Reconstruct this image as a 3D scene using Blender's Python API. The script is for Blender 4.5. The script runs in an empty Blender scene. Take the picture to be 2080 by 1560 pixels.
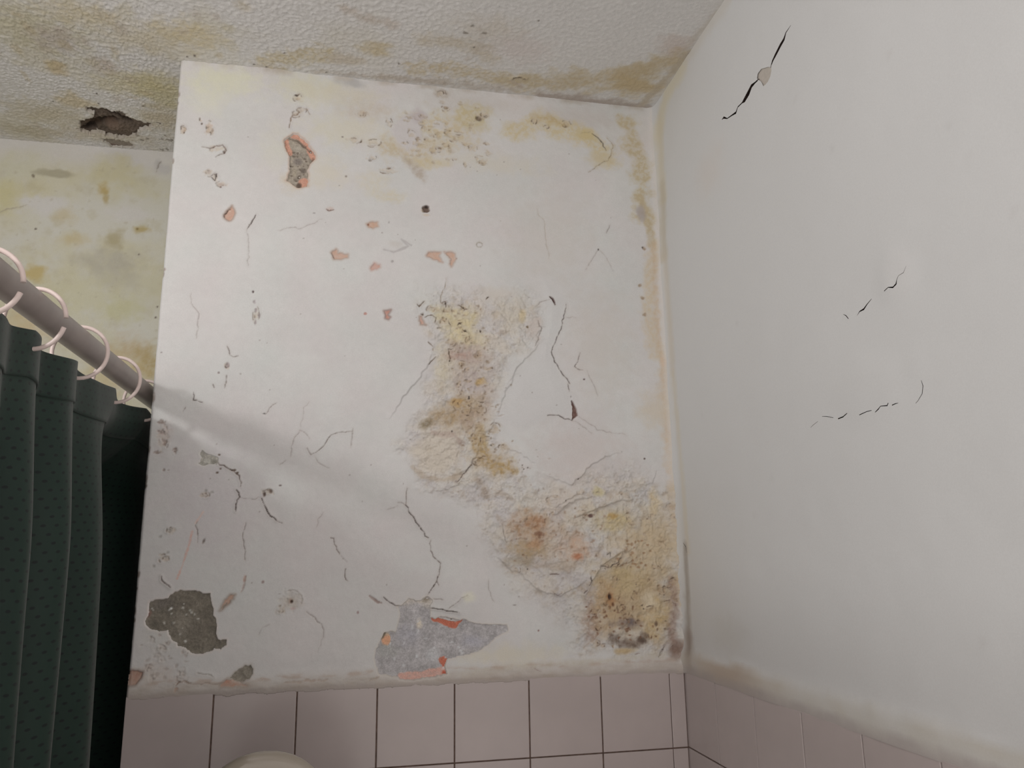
import bpy, bmesh, math, random
import numpy as np
from mathutils import Matrix, Vector
from mathutils.geometry import delaunay_2d_cdt

# ------------------------------------------------------------------ camera, light, exposure
Z0 = 0.92                                   # height of the grout line below the top tile row
F_PX, YAW, PITCH, ROLL = 1581.9, 0.2008, 0.2139, -0.0154
CAM = np.array([-0.6935, -1.6223, 0.3948 + Z0])
HC = 1.4582 + Z0                            # ceiling height
W = 1.091                                   # width of the projecting wall
D = 0.4237                                  # depth of the recess behind it
T = 0.15                                    # tile module
XR, ZR, RR = -1.121, 0.7286 + Z0, 0.0195    # curtain rod

scene = bpy.context.scene
COL = scene.collection


def cam_axes():
    cy, sy, cp, sp = math.cos(YAW), math.sin(YAW), math.cos(PITCH), math.sin(PITCH)
    cr, sr = math.cos(ROLL), math.sin(ROLL)
    fw = np.array([sy * cp, cy * cp, sp])
    rt = np.array([cy, -sy, 0.0])
    up = np.cross(rt, fw)
    return cr * rt + sr * up, -sr * rt + cr * up, fw


RT, UP, FW = cam_axes()
cam_data = bpy.data.cameras.new('camera')
cam_data.sensor_width = 36.0
cam_data.lens = F_PX / 2080.0 * 36.0
cam_data.clip_start = 0.02
cam = bpy.data.objects.new('camera', cam_data)
COL.objects.link(cam)
m = Matrix.Identity(4)
for i in range(3):
    m[i][0], m[i][1], m[i][2], m[i][3] = RT[i], UP[i], -FW[i], CAM[i]
cam.matrix_world = m
scene.camera = cam

world = bpy.data.worlds.new('room_light')
scene.world = world
world.use_nodes = True
wbg = world.node_tree.nodes['Background']
wbg.inputs[0].default_value = (1.0, 0.92, 0.865, 1)
wbg.inputs[1].default_value = 1.02

lamp_data = bpy.data.lights.new('bathroom_lamp', 'POINT')
lamp_data.energy = 11.9
lamp_data.shadow_soft_size = 0.042
lamp_data.color = (1.0, 0.975, 0.945)
lamp = bpy.data.objects.new('bathroom_lamp', lamp_data)
lamp.location = (-1.60, -1.15, 0.955 + Z0)
COL.objects.link(lamp)

scene.view_settings.view_transform = 'Standard'
scene.view_settings.look = 'None'
scene.view_settings.gamma = 1.0
scene.view_settings.use_curve_mapping = False
scene.view_settings.exposure = 0.0

# ------------------------------------------------------------------ helpers
rng = np.random.default_rng(7)
random.seed(7)


def hit(u, v, ax, val):
    d = FW + RT * (u - 1040.0) / F_PX - UP * (v - 780.0) / F_PX
    t = (val - CAM[ax]) / d[ax]
    return CAM + t * d


def on_face(p):  h = hit(p[0], p[1], 1, 0.0); return (h[0], h[2])
def on_alc(p):   h = hit(p[0], p[1], 1, D);   return (h[0], h[2])
def on_right(p): h = hit(p[0], p[1], 0, 0.0); return (h[1], h[2])
def on_ceil(p):  h = hit(p[0], p[1], 2, HC);  return (h[0], h[1])


def K(ox, oy, pts, s=4.0):
    return [(ox + x / s, oy + y / s) for x, y in pts]


_perm = rng.permutation(256)
_perm = np.concatenate([_perm, _perm, _perm])
_ang = rng.random(256) * 2 * np.pi
_gx, _gy = np.cos(_ang), np.sin(_ang)


def perlin(x, y, seed=0):
    x = x + seed * 17.31; y = y + seed * 7.77
    xi = np.floor(x).astype(np.int64); yi = np.floor(y).astype(np.int64)
    xf = x - xi; yf = y - yi
    xi &= 255; yi &= 255
    u = xf * xf * xf * (xf * (xf * 6 - 15) + 10)
    v = yf * yf * yf * (yf * (yf * 6 - 15) + 10)
    def g(a, b, dx, dy):
        h = _perm[_perm[a] + b]
        return _gx[h] * dx + _gy[h] * dy
    n00 = g(xi, yi, xf, yf); n10 = g(xi + 1, yi, xf - 1, yf)
    n01 = g(xi, yi + 1, xf, yf - 1); n11 = g(xi + 1, yi + 1, xf - 1, yf - 1)
    a = n00 + u * (n10 - n00); b = n01 + u * (n11 - n01)
    return (a + v * (b - a)) * 1.4


def fbm(x, y, scale, octv=4, seed=0, gain=0.5):
    s = np.zeros(np.shape(x)); a = 1.0; f = scale; t = 0
    for o in range(octv):
        s += a * perlin(x * f, y * f, seed + o * 3)
        t += a; a *= gain; f *= 2.03
    return s / t * 1.35


def sstep(a, b, x):
    t = np.clip((x - a) / (b - a), 0, 1)
    return t * t * (3 - 2 * t)


def poly_sdf(px, pz, poly):
    poly = np.asarray(poly, float); n = len(poly)
    d = np.full(px.shape, 1e9); ins = np.zeros(px.shape, bool)
    for i in range(n):
        a = poly[i]; b = poly[(i + 1) % n]
        e = b - a; L = e @ e + 1e-18
        t = np.clip(((px - a[0]) * e[0] + (pz - a[1]) * e[1]) / L, 0, 1)
        d = np.minimum(d, (px - a[0] - t * e[0]) ** 2 + (pz - a[1] - t * e[1]) ** 2)
        c = (a[1] > pz) != (b[1] > pz)
        if abs(e[1]) > 1e-12:
            ins ^= c & (px < e[0] * (pz - a[1]) / e[1] + a[0])
    d = np.sqrt(d)
    return np.where(ins, -d, d)


def line_near(px, pz, pts):
    """distance, nearest point, arc fraction"""
    pts = np.asarray(pts, float)
    best = np.full(px.shape, 1e9); nx = np.zeros(px.shape); nz = np.zeros(px.shape); fr = np.zeros(px.shape)
    for i in range(len(pts) - 1):
        a = pts[i]; e = pts[i + 1] - a; L = e @ e + 1e-18
        t = np.clip(((px - a[0]) * e[0] + (pz - a[1]) * e[1]) / L, 0, 1)
        qx = a[0] + t * e[0]; qz = a[1] + t * e[1]
        d = (px - qx) ** 2 + (pz - qz) ** 2
        k = d < best
        best = np.where(k, d, best); nx = np.where(k, qx, nx); nz = np.where(k, qz, nz)
        fr = np.where(k, (i + t) / (len(pts) - 1), fr)
    return np.sqrt(best), nx, nz, fr


def jag(pts, step=0.005, amp=0.0009, closed=False):
    out = []
    pts = [np.array(p, float) for p in pts]
    n = len(pts); m_ = n if closed else n - 1
    for i in range(m_):
        a = pts[i]; b = pts[(i + 1) % n]; L = np.linalg.norm(b - a)
        k = max(1, int(L / step)); nrm = np.array([-(b - a)[1], (b - a)[0]]) / (L + 1e-9)
        for j in range(k):
            o = 0 if (j == 0 and not closed) else rng.normal() * amp
            out.append(a + (b - a) * j / k + nrm * o)
    if not closed:
        out.append(pts[-1])
    return out


def lin(c):
    c = np.asarray(c, float) / 255.0
    return np.where(c <= 0.04045, c / 12.92, ((c + 0.055) / 1.055) ** 2.4)


WHITE = (192, 187, 181)


def albedo(c, ref=WHITE, top=0.72, sat=1.0):
    if sat != 1.0:
        c = np.asarray(c, float); r = np.asarray(ref, float)
        g = (c / r).mean(-1, keepdims=True)
        c = r * (g + (c / r - g) * sat)
    return np.clip(lin(c) / lin(ref) * top, 0.004, 0.86)


def new_obj(name, mesh, mat=None, parent=None):
    o = bpy.data.objects.new(name, mesh)
    COL.objects.link(o)
    if mat is not None and not mesh.materials:
        mesh.materials.append(mat)
    if parent is not None:
        o.parent = parent
    return o


def grid_mesh(name, P, C=None, keep=None, flip=False, smooth=True):
    """P (nr,nc,3) vertex grid -> quad mesh, C (nr,nc,3) linear colours"""
    nr, nc = P.shape[:2]
    idx = np.arange(nr * nc).reshape(nr, nc)
    q = np.stack([idx[:-1, :-1], idx[:-1, 1:], idx[1:, 1:], idx[1:, :-1]], -1).reshape(-1, 4)
    if flip:
        q = q[:, ::-1]
    V = P.reshape(-1, 3); CC = None if C is None else C.reshape(-1, 3)
    if keep is not None:
        k = keep.reshape(-1)
        q = q[k[q].all(1)]
        used = np.unique(q); rem = np.full(len(V), -1); rem[used] = np.arange(len(used))
        q = rem[q]; V = V[used]
        CC = None if CC is None else CC[used]
    me = bpy.data.meshes.new(name)
    me.vertices.add(len(V)); me.vertices.foreach_set('co', V.astype(np.float32).ravel())
    me.loops.add(q.size); me.loops.foreach_set('vertex_index', q.astype(np.int32).ravel())
    me.polygons.add(len(q))
    me.polygons.foreach_set('loop_start', (np.arange(len(q)) * 4).astype(np.int32))
    me.polygons.foreach_set('loop_total', np.full(len(q), 4, np.int32))
    me.update(calc_edges=True)
    if smooth:
        me.polygons.foreach_set('use_smooth', np.ones(len(q), bool))
    if CC is not None:
        set_col(me, CC)
    return me


def set_col(me, CC):
    at = me.color_attributes.new('Col', 'FLOAT_COLOR', 'POINT')
    at.data.foreach_set('color', np.concatenate([CC, np.ones((len(CC), 1))], 1).astype(np.float32).ravel())


class Nodes:
    def __init__(self, name):
        self.m = bpy.data.materials.new(name); self.m.use_nodes = True
        self.t = self.m.node_tree; self.b = self.t.nodes['Principled BSDF']
    def n(self, kind, **kw):
        x = self.t.nodes.new(kind)
        for k, v in kw.items():
            if k in x.inputs: x.inputs[k].default_value = v
            else: setattr(x, k, v)
        return x
    def l(self, a, b): self.t.links.new(a, b)


def painted_material(name, rough=0.6, bumps=((900, 0.0004, 0.5),), grain=0.05, grain_scale=500):
    N = Nodes(name); N.b.inputs['Roughness'].default_value = rough
    N.b.inputs['Specular IOR Level'].default_value = 0.25
    at = N.n('ShaderNodeVertexColor', layer_name='Col')
    tc = N.n('ShaderNodeTexCoord')
    nz = N.n('ShaderNodeTexNoise', Scale=grain_scale, Detail=3.0)
    N.l(tc.outputs['Object'], nz.inputs['Vector'])
    mr = N.n('ShaderNodeMapRange'); mr.inputs[3].default_value = 1 - grain; mr.inputs[4].default_value = 1 + grain
    mr.inputs[1].default_value = 0.3; mr.inputs[2].default_value = 0.7
    N.l(nz.outputs[0], mr.inputs[0])
    mx = N.n('ShaderNodeVectorMath', operation='MULTIPLY')
    N.l(at.outputs[0], mx.inputs[0]); N.l(mr.outputs[0], mx.inputs[1])
    N.l(mx.outputs[0], N.b.inputs['Base Color'])
    prev = None
    for sc, dist, st in bumps:
        b_ = N.n('ShaderNodeTexNoise', Scale=sc, Detail=2.0)
        N.l(tc.outputs['Object'], b_.inputs['Vector'])
        bp = N.n('ShaderNodeBump', Strength=st, Distance=dist)
        N.l(b_.outputs[0], bp.inputs['Height'])
        if prev is not None: N.l(prev.outputs[0], bp.inputs['Normal'])
        prev = bp
    if prev is not None: N.l(prev.outputs[0], N.b.inputs['Normal'])
    return N.m


def plain_material(name, col, rough=0.5, spec=0.5, noise=0.0, nscale=40, bump=0.0, bscale=300, metallic=0.0, coat=0.0):
    N = Nodes(name)
    N.b.inputs['Roughness'].default_value = rough; N.b.inputs['Metallic'].default_value = metallic
    N.b.inputs['Specular IOR Level'].default_value = spec; N.b.inputs['Coat Weight'].default_value = coat
    tc = N.n('ShaderNodeTexCoord')
    nz = N.n('ShaderNodeTexNoise', Scale=nscale, Detail=4.0)
    N.l(tc.outputs['Object'], nz.inputs['Vector'])
    rp = N.n('ShaderNodeValToRGB')
    c = np.array(col)
    rp.color_ramp.elements[0].position = 0.3; rp.color_ramp.elements[1].position = 0.7
    rp.color_ramp.elements[0].color = (*np.clip(c * (1 - noise), 0, 1), 1)
    rp.color_ramp.elements[1].color = (*np.clip(c * (1 + noise), 0, 1), 1)
    N.l(nz.outputs[0], rp.inputs[0]); N.l(rp.outputs[0], N.b.inputs['Base Color'])
    if bump:
        b_ = N.n('ShaderNodeTexNoise', Scale=bscale, Detail=3.0)
        N.l(tc.outputs['Object'], b_.inputs['Vector'])
        bp = N.n('ShaderNodeBump', Strength=0.6, Distance=bump)
        N.l(b_.outputs[0], bp.inputs['Height']); N.l(bp.outputs[0], N.b.inputs['Normal'])
    return N.m


M_WALL = painted_material('old_wall_paint', 0.62, ((1100, 0.0003, 0.45), (130, 0.0008, 0.25)), 0.035)
M_CEIL = painted_material('stippled_ceiling_paint', 0.55, ((420, 0.0012, 0.5),), 0.05)
M_RIGHT = painted_material('smooth_wall_paint', 0.6, ((1100, 0.0003, 0.4), (60, 0.0012, 0.2)), 0.02)
M_BARE = painted_material('bare_plaster', 0.85, ((700, 0.0008, 0.7),), 0.16, 420)
M_TILE = plain_material('glazed_tile', albedo((166, 153, 147)), 0.22, 0.5, 0.05, 9, 0.0002, 25)
M_GROUT = plain_material('dirty_grout', albedo((96, 78, 68)), 0.9, 0.2, 0.35, 90, 0.001, 300)
M_CRACK = plain_material('crack_interior', albedo((52, 40, 36)), 0.9, 0.05, 0.3, 120)
M_PLAIN = plain_material('plain_wall_paint', albedo((192, 186, 180)), 0.6, 0.25, 0.03, 6, 0.0004, 400)
M_FLOOR = plain_material('floor_stone', albedo((186, 180, 174)), 0.5, 0.4, 0.1, 8)


class Sheet:
    """height field with colour on a wall plane; colours in photo values under white light"""
    def __init__(self, us, vs, base):
        self.us, self.vs = us, vs
        self.U, self.V = np.meshgrid(us, vs)
        self.U0, self.V0 = self.U.copy(), self.V.copy()
        self.h = np.zeros(self.U.shape); self.C = np.zeros(self.U.shape + (3,)) + np.array(base, float)
        self.cell = float(np.median(np.diff(us)))
    def sl(self, u0, u1, v0, v1):
        a = np.searchsorted(self.us, u0); b = np.searchsorted(self.us, u1)
        c = np.searchsorted(self.vs, v0); d = np.searchsorted(self.vs, v1)
        return (slice(max(0, c - 1), d + 1), slice(max(0, a - 1), b + 1))
    def tint(self, s, mask, col):
        self.C[s] += (np.array(col, float) - self.C[s]) * mask[..., None]
    def blob(self, c, ru, rv, col, a=0.7, soft=0.75, warp=0.42, ang=0.0, ns=35, patchy=0.0, ps=90, dh=0.0, seed=None):
        seed = int(rng.integers(200)) if seed is None else seed
        R = max(ru, rv) * 1.6
        s = self.sl(c[0] - R, c[0] + R, c[1] - R, c[1] + R)
        U, V = self.U0[s], self.V0[s]
        if U.size == 0: return
        ca, sa = math.cos(ang), math.sin(ang)
        du, dv = U - c[0], V - c[1]
        d = np.sqrt(((du * ca + dv * sa) / ru) ** 2 + ((-du * sa + dv * ca) / rv) ** 2)
        d = d + warp * fbm(U, V, ns, 4, seed)
        mk = 1 - sstep(1 - soft, 1.0, d)
        if patchy:
            p = fbm(U, V, ps, 4, seed + 5, 0.6)
            mk = mk * ((1 - patchy) + patchy * sstep(-0.25, 0.3, p))
        self.tint(s, mk * a, col)
        if dh: self.h[s] += dh * mk
    def band(self, pts, w, col, a=0.7, soft=0.9, warp=0.55, ns=40, patchy=0.0, ps=90, dh=0.0):
        pts = np.array(pts, float); R = w * 2
        s = self.sl(pts[:, 0].min() - R, pts[:, 0].max() + R, pts[:, 1].min() - R, pts[:, 1].max() + R)
        U, V = self.U0[s], self.V0[s]
        if U.size == 0: return
        seed = int(rng.integers(200))
        d = line_near(U, V, pts)[0] / w + warp * fbm(U, V, ns, 4, seed)
        mk = 1 - sstep(1 - soft, 1.0, d)
        if patchy:
            p = fbm(U, V, ps, 4, seed + 5, 0.6)
            mk = mk * ((1 - patchy) + patchy * sstep(-0.25, 0.3, p))
        self.tint(s, mk * a, col)
        if dh: self.h[s] += dh * mk
    def crack(self, pts, w=0.0012, depth=0.002, col=(95, 78, 70), a=0.8, amp=0.0012, lip=0.0, taper=True):
        pts = np.array(jag(pts, 0.006, amp)); R = 0.012
        s = self.sl(pts[:, 0].min() - R, pts[:, 0].max() + R, pts[:, 1].min() - R, pts[:, 1].max() + R)
        if self.U[s].size == 0: return
        d, qx, qz, fr = line_near(self.U[s], self.V[s], pts)
        wl = w * ((0.45 + 0.55 * np.sin(np.pi * np.clip(fr, 0, 1)) ** 0.5) if taper else 1.0)
        c = self.cell
        mv = (d < 0.62 * c) & (wl < 2.2 * c)
        self.U[s] = np.where(mv, self.U[s] + (qx - self.U[s]) * 0.9, self.U[s])
        self.V[s] = np.where(mv, self.V[s] + (qz - self.V[s]) * 0.9, self.V[s])
        ww = wl / c
        mk = np.where(mv, np.clip(ww * 1.0, 0.25, 1), 1 - sstep(0.45, 0.75, d / np.maximum(wl, 1e-6)))
        mk = np.where((~mv) & (wl < 1.2 * c), 0, mk)
        seed = int(rng.integers(200))
        vary = np.clip(0.85 + 0.75 * perlin(qx * 110, qz * 110, seed) + 0.3 * perlin(qx * 300, qz * 300, seed + 1), 0.25, 1.0)
        self.tint(s, np.exp(-(d / 0.0035) ** 2) * 0.16 * a * vary, (160, 138, 122))
        mk = mk * vary
        self.tint(s, np.clip(mk * a, 0, 1), col)
        self.h[s] -= depth * mk
        if lip:
            side = np.exp(-(d / 0.004) ** 2) * (1 - mk)
            self.h[s] += lip * side
    def hole(self, poly, depth, col=None, a=1.0, amp=0.0008, edge=None, snap=True):
        poly = jag(poly, 0.004, amp, True); p = np.array(poly); R = 0.008
        s = self.sl(p[:, 0].min() - R, p[:, 0].max() + R, p[:, 1].min() - R, p[:, 1].max() + R)
        d = poly_sdf(self.U[s], self.V[s], p)
        if snap:
            gy, gx = np.gradient(d); gl = np.hypot(gx, gy) + 1e-9
            mv = np.abs(d) < 0.55 * self.cell
            self.U[s] = np.where(mv, self.U[s] - d * gx / gl, self.U[s])
            self.V[s] = np.where(mv, self.V[s] - d * gy / gl, self.V[s])
            inside = (d < 0) & ~mv
        else:
            inside = d < 0
        if edge is not None:
            self.tint(s, np.exp(-(d / 0.003) ** 2) * 0.6 * (d > -0.001), edge)
        if col is not None:
            fn = 0.88 + 0.12 * np.clip(2 * fbm(self.U0[s], self.V0[s], 140, 3, int(rng.integers(90))), -1, 1)
            self.tint(s, inside * a * fn, col)
        self.h[s] = np.where(inside, np.minimum(self.h[s], -depth), self.h[s])
        return poly


def lit(c):            # photo values read in the curtain's shade, brought to the lit wall's white
    return tuple(min(255, v * k) for v, k in zip(c, (1.22, 1.26, 1.26)))


def bare_patch(name, poly, plane, depth, base, paints, parent, label, cell=0.0014, rough=0.0012):
    """the layer that shows where paint has fallen off: its own small height field behind the paint"""
    p = np.array(poly); R = 0.004
    sh = Sheet(np.arange(p[:, 0].min() - R, p[:, 0].max() + R, cell), np.arange(p[:, 1].min() - R, p[:, 1].max() + R, cell), base)
    sh.cell = cell
    n = fbm(sh.U, sh.V, 160, 4, 31); n2 = fbm(sh.U, sh.V, 45, 3, 77)
    sh.C *= (1 + 0.10 * n + 0.12 * n2)[..., None]
    sh.h += rough * n + rough * 0.8 * n2 - depth
    for f in paints: f(sh)
    keep = poly_sdf(sh.U0, sh.V0, p) < 0.0022
    me = grid_mesh(name, plane(sh), albedo(sh.C, sat=0.85), keep, flip=False)
    o = new_obj(name, me, M_BARE, parent)
    o['label'] = label
    return o


def face_plane(sh): return np.stack([sh.U, -sh.h, sh.V], -1)
def ceil_plane(sh): return np.stack([sh.U, sh.V, HC - sh.h], -1)
def alc_plane(sh):  return np.stack([sh.U, D - sh.h, sh.V], -1)


def FP(pts): return [on_face(p) for p in pts]
def CP(pts): return [on_ceil(p) for p in pts]
def AP(pts): return [on_alc(p) for p in pts]
def RP(pts): return [on_right(p) for p in pts]


MM = 0.00102        # metres per photo pixel on the projecting wall

# ------------------------------------------------------------------ projecting wall (wall_back)
def build_wall_back():
    us = np.arange(-W, 0.0008, 0.0015); us[-1] = 0.002
    vs = np.arange(Z0 + 0.128, HC + 0.004, 0.0015)
    S = Sheet(us, vs, (194, 189, 183))
    U, V = S.U0, S.V0
    # general unevenness of the old paint
    S.h += 0.0018 * fbm(U, V, 5, 3, 3) + 0.0004 * fbm(U, V, 40, 3, 4)
    S.C *= (1 + 0.012 * fbm(U, V, 12, 4, 9))[..., None]
    S.C *= (1 + 0.022 * fbm(U, V, 4, 3, 10) + 0.012 * fbm(U, V, 60, 3, 11))[..., None]
    S.C += np.array([1.5, -2.5, -1.5]) * fbm(U, V, 9, 3, 21)[..., None]

    B = lambda x, y, rx, ry, col, a=0.7, **k: S.blob(on_face((x, y)), rx * MM, ry * MM, col, a, **k)
    L = lambda pts, w, col, a=0.7, **k: S.band(FP(pts), w * MM, col, a, **k)
    X = lambda pts, w=1.2, **k: S.crack(FP(pts), w * MM, **k)

    # ---- broad washes of damp
    B(455, 165, 110, 55, (202, 198, 166), 0.75, soft=0.9)
    B(420, 200, 60, 60, (204, 199, 172), 0.5, soft=0.9)
    B(620, 180, 90, 60, (200, 193, 162), 0.7, soft=0.9)
    B(700, 190, 120, 40, (197, 186, 160), 0.6, soft=0.9)
    B(740, 225, 90, 40, (188, 172, 150), 0.6, soft=0.9, patchy=0.3)
    B(715, 168, 45, 16, (158, 154, 150), 0.6, soft=0.9)
    B(700, 265, 130, 55, (199, 190, 163), 0.6, soft=0.9)
    B(665, 350, 60, 60, (199, 187, 160), 0.5, soft=0.9)
    B(560, 300, 50, 90, (200, 194, 170), 0.4, soft=0.95)
    B(760, 370, 60, 40, (198, 184, 155), 0.5, soft=0.9, patchy=0.4)
    B(790, 400, 60, 22, (196, 182, 150), 0.6, soft=0.9, patchy=0.4)
    B(600, 370, 45, 40, (198, 180, 150), 0.5, soft=0.9)
    B(950, 210, 150, 40, (186, 175, 165), 0.5, soft=0.9)
    B(1000, 330, 180, 40, (196, 186, 165), 0.5, soft=0.9)
    B(1180, 240, 160, 40, (186, 176, 168), 0.55, soft=0.9)
    B(1120, 480, 160, 170, (190, 180, 168), 0.4, soft=0.95)
    B(1220, 700, 120, 200, (190, 180, 168), 0.5, soft=0.95)
    B(1180, 930, 170, 120, (190, 176, 168), 0.6, soft=0.95)
    B(560, 900, 120, 90, (188, 178, 174), 0.4, soft=0.95)
    B(420, 1000, 130, 160, (190, 178, 178), 0.5, soft=0.95)
    B(700, 1150, 220, 120, (190, 180, 176), 0.4, soft=0.95)

    # ---- top cluster of flaking yellow paint
    B(900, 262, 130, 62, (192, 172, 132), 0.8, patchy=0.6, ps=70, dh=-0.0006)
    B(840, 300, 100, 50, (190, 170, 134), 0.8, patchy=0.6, ps=80)
    B(960, 235, 60, 45, (188, 167, 112), 0.75, patchy=0.5)
    B(795, 300, 45, 35, (186, 166, 130), 0.7, patchy=0.6)
    B(870, 330, 70, 22, (194, 174, 128), 0.7, patchy=0.4)
    B(845, 345, 50, 16, (166, 146, 124), 0.65, ang=-0.9, patchy=0.5)
    B(895, 190, 25, 16, (160, 142, 120), 0.6, patchy=0.4)
    B(828, 270, 40, 52, (190, 182, 178), 0.95, soft=0.35, warp=0.25, dh=0.0015)
    B(850, 235, 28, 25, (178, 164, 164), 0.8, soft=0.8)
    B(890, 255, 20, 15, (191, 184, 177), 0.9, soft=0.5, dh=0.001)
    for k in range(38):
        x = 800 + rng.random() * 190; y = 205 + rng.random() * 125
        B(x, y, 4 + rng.random() * 7, 3 + rng.random() * 5, (160, 136, 104), 0.45, warp=0.8, ns=130, patchy=0.5, ps=180, dh=-0.0012)
    B(973, 240, 7, 9, (90, 74, 56), 0.9, ang=0.7, dh=-0.003)
    B(907, 219, 8, 5, (130, 108, 82), 0.8, dh=-0.002)

    # ---- yellow band towards the corner
    L([(1040, 265), (1100, 250), (1160, 262), (1205, 290), (1235, 320)], 40, (196, 176, 130), 0.85, patchy=0.5, ns=25)
    L([(1085, 238), (1110, 240), (1150, 255)], 16, (188, 160, 104), 0.8, patchy=0.5)
    B(1190, 275, 45, 22, (199, 176, 116), 0.8, soft=0.8)
    B(1220, 325, 50, 28, (195, 174, 128), 0.7, soft=0.9)
    L([(1276, 250), (1284, 300), (1305, 340), (1300, 400), (1312, 450)], 34, (184, 162, 116), 0.8, patchy=0.5, warp=0.8, ns=28)
    L([(1300, 400), (1320, 470), (1325, 500)], 15, (182, 160, 118), 0.75, patchy=0.4)
    B(1303, 432, 16, 26, (160, 148, 146), 0.7)
    L([(1330, 500), (1318, 560), (1318, 650), (1335, 720)], 26, (196, 174, 140), 0.75, patchy=0.35)
    L([(1328, 500), (1332, 600), (1340, 700), (1350, 780), (1358, 900)], 12, (194, 164, 128), 0.6, patchy=0.5)
    B(1348, 738, 12, 30, (204, 166, 130), 0.7, soft=0.95)
    L([(1350, 760), (1360, 900), (1372, 1000)], 26, (194, 170, 142), 0.7, patchy=0.3)
    B(1330, 830, 60, 60, (196, 178, 152), 0.6, soft=0.9)
    for p in [(1308, 505), (1300, 580), (1305, 605), (1310, 640)]:
        B(*p, 7, 6, (150, 120, 90), 0.7, ns=120, dh=-0.001)
    B(1305, 503, 3.5, 3.5, (90, 78, 70), 0.9, dh=-0.002)

    # ---- the rough, blistered region in the middle and lower right
    rough = FP([(850, 600), (920, 580), (1000, 600), (1090, 590), (1110, 680), (1060, 730), (1010, 820), (1000, 880), (1070, 960), (1150, 985), (1230, 930),
                (1330, 960), (1390, 1020), (1398, 1340), (1180, 1330), (1130, 1250), (1060, 1210), (1000, 1150), (960, 1040), (840, 985), (810, 900), (850, 820), (880, 760), (870, 690)])
    sd = poly_sdf(U, V, rough) + 0.03 * fbm(U, V, 22, 3, 40)
    rm = 1 - sstep(-0.05, 0.022, sd); rh = 1 - sstep(-0.03, 0.014, sd)
    n1 = fbm(U, V, 26, 5, 51, 0.6); n2 = fbm(U, V, 75, 4, 57, 0.6)
    terr = n1 + 0.45 * n2
    q = terr * 7; fl = np.floor(q); fr = q - fl
    step = fl + sstep(0.82, 1.0, fr)
    S.h += rh * (0.0009 * step + 0.0008 * n2 + 0.0024 * fbm(U, V, 14, 2, 63))
    S.C *= (1 - 0.06 * rm * sstep(0.1, -0.5, n2))[..., None]
    S.C += (rm * np.clip(n1 * 2.2, -1, 1))[..., None] * np.array([3.0, 1.0, -2.0])
    mixn = fbm(U, V, 18, 5, 88, 0.6)
    S.tint(np.s_[:, :], rm * 0.55 * sstep(-0.35, 0.35, mixn), (194, 178, 156))
    S.tint(np.s_[:, :], rm * 0.50 * sstep(0.15, -0.5, mixn), (176, 162, 154))
    S.tint(np.s_[:, :], rm * 0.45 * sstep(0.1, 0.6, fbm(U, V, 34, 4, 84, 0.55)), (166, 144, 120))
    S.tint(np.s_[:, :], rm * 0.30 * sstep(0.25, 0.6, fbm(U, V, 100, 3, 86, 0.6)), (150, 128, 106))
    # flake edges along the rim of the region
    edge = np.exp(-((sd + 0.004) / 0.012) ** 2)
    S.h += edge * 0.0012 * sstep(0.0, 0.5, fbm(U, V, 60, 3, 71))

    B(1300, 1180, 125, 170, (184, 160, 122), 0.8, soft=0.8, patchy=0.3, ps=45)
    B(1340, 1090, 70, 90, (186, 164, 130), 0.7, soft=0.9, patchy=0.3)
    B(1115, 1090, 120, 75, (182, 156, 130), 0.65, soft=0.9, patchy=0.45, ps=50)
    B(1240, 1050, 120, 50, (190, 172, 140), 0.6, soft=0.9, patchy=0.4, ps=50)
    B(950, 740, 75, 130, (186, 166, 142), 0.6, soft=0.9, patchy=0.4, ps=60)
    B(945, 850, 85, 70, (180, 156, 126), 0.6, soft=0.9, patchy=0.4, ps=60)
    B(1000, 940, 70, 50, (182, 158, 126), 0.6, soft=0.9, patchy=0.4, ps=60)
    B(935, 655, 58, 55, (203, 184, 136), 0.9, patchy=0.45, ps=60, ns=30)
    B(900, 640, 40, 30, (196, 180, 136), 0.7, patchy=0.5)
    B(960, 690, 45, 28, (202, 184, 142), 0.8, patchy=0.3)
    B(900, 745, 30, 70, (196, 182, 150), 0.7, soft=0.9, patchy=0.3)
    B(955, 722, 55, 28, (174, 150, 136), 0.8, patchy=0.4, ns=50)
    B(930, 722, 40, 14, (172, 132, 114), 0.65, patchy=0.6)
    B(957, 770, 50, 50, (176, 158, 150), 0.75, patchy=0.45)
    B(978, 776, 16, 12, (196, 158, 92), 0.85, warp=0.6, ns=70)
    B(930, 838, 75, 42, (170, 140, 100), 0.85, patchy=0.5, ps=80, ang=0.35)
    B(927, 818, 22, 12, (190, 146, 82), 0.75, warp=0.6, ns=70)
    B(868, 860, 26, 15, (134, 114, 82), 0.85, patchy=0.4, ps=150, ang=0.4)
    B(960, 850, 40, 30, (176, 150, 126), 0.7, patchy=0.5)
    B(990, 800, 28, 60, (180, 160, 146), 0.6, patchy=0.5)
    B(888, 918, 66, 58, (196, 182, 162), 0.85, soft=0.5, warp=0.25)
    L([(838, 950), (860, 968), (900, 975), (935, 965)], 8, (176, 156, 132), 0.6)
    L([(880, 880), (920, 885), (940, 900)], 9, (168, 140, 124), 0.65, patchy=0.4)
    L([(968, 890), (980, 920), (1000, 945), (1035, 950)], 22, (176, 142, 88), 0.9, patchy=0.5, ps=120, warp=0.7, ns=60)
    L([(975, 870), (985, 900)], 14, (182, 152, 100), 0.8, patchy=0.5)
    L([(972, 975), (985, 1005)], 14, (150, 128, 108), 0.6, patchy=0.6)
    B(1040, 640, 70, 45, (196, 182, 158), 0.6, soft=0.9)
    B(1062, 640, 12, 18, (198, 174, 126), 0.7)
    B(1010, 600, 60, 30, (192, 178, 160), 0.5, soft=0.9)
    B(1085, 665, 28, 40, (190, 174, 162), 0.7)

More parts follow.
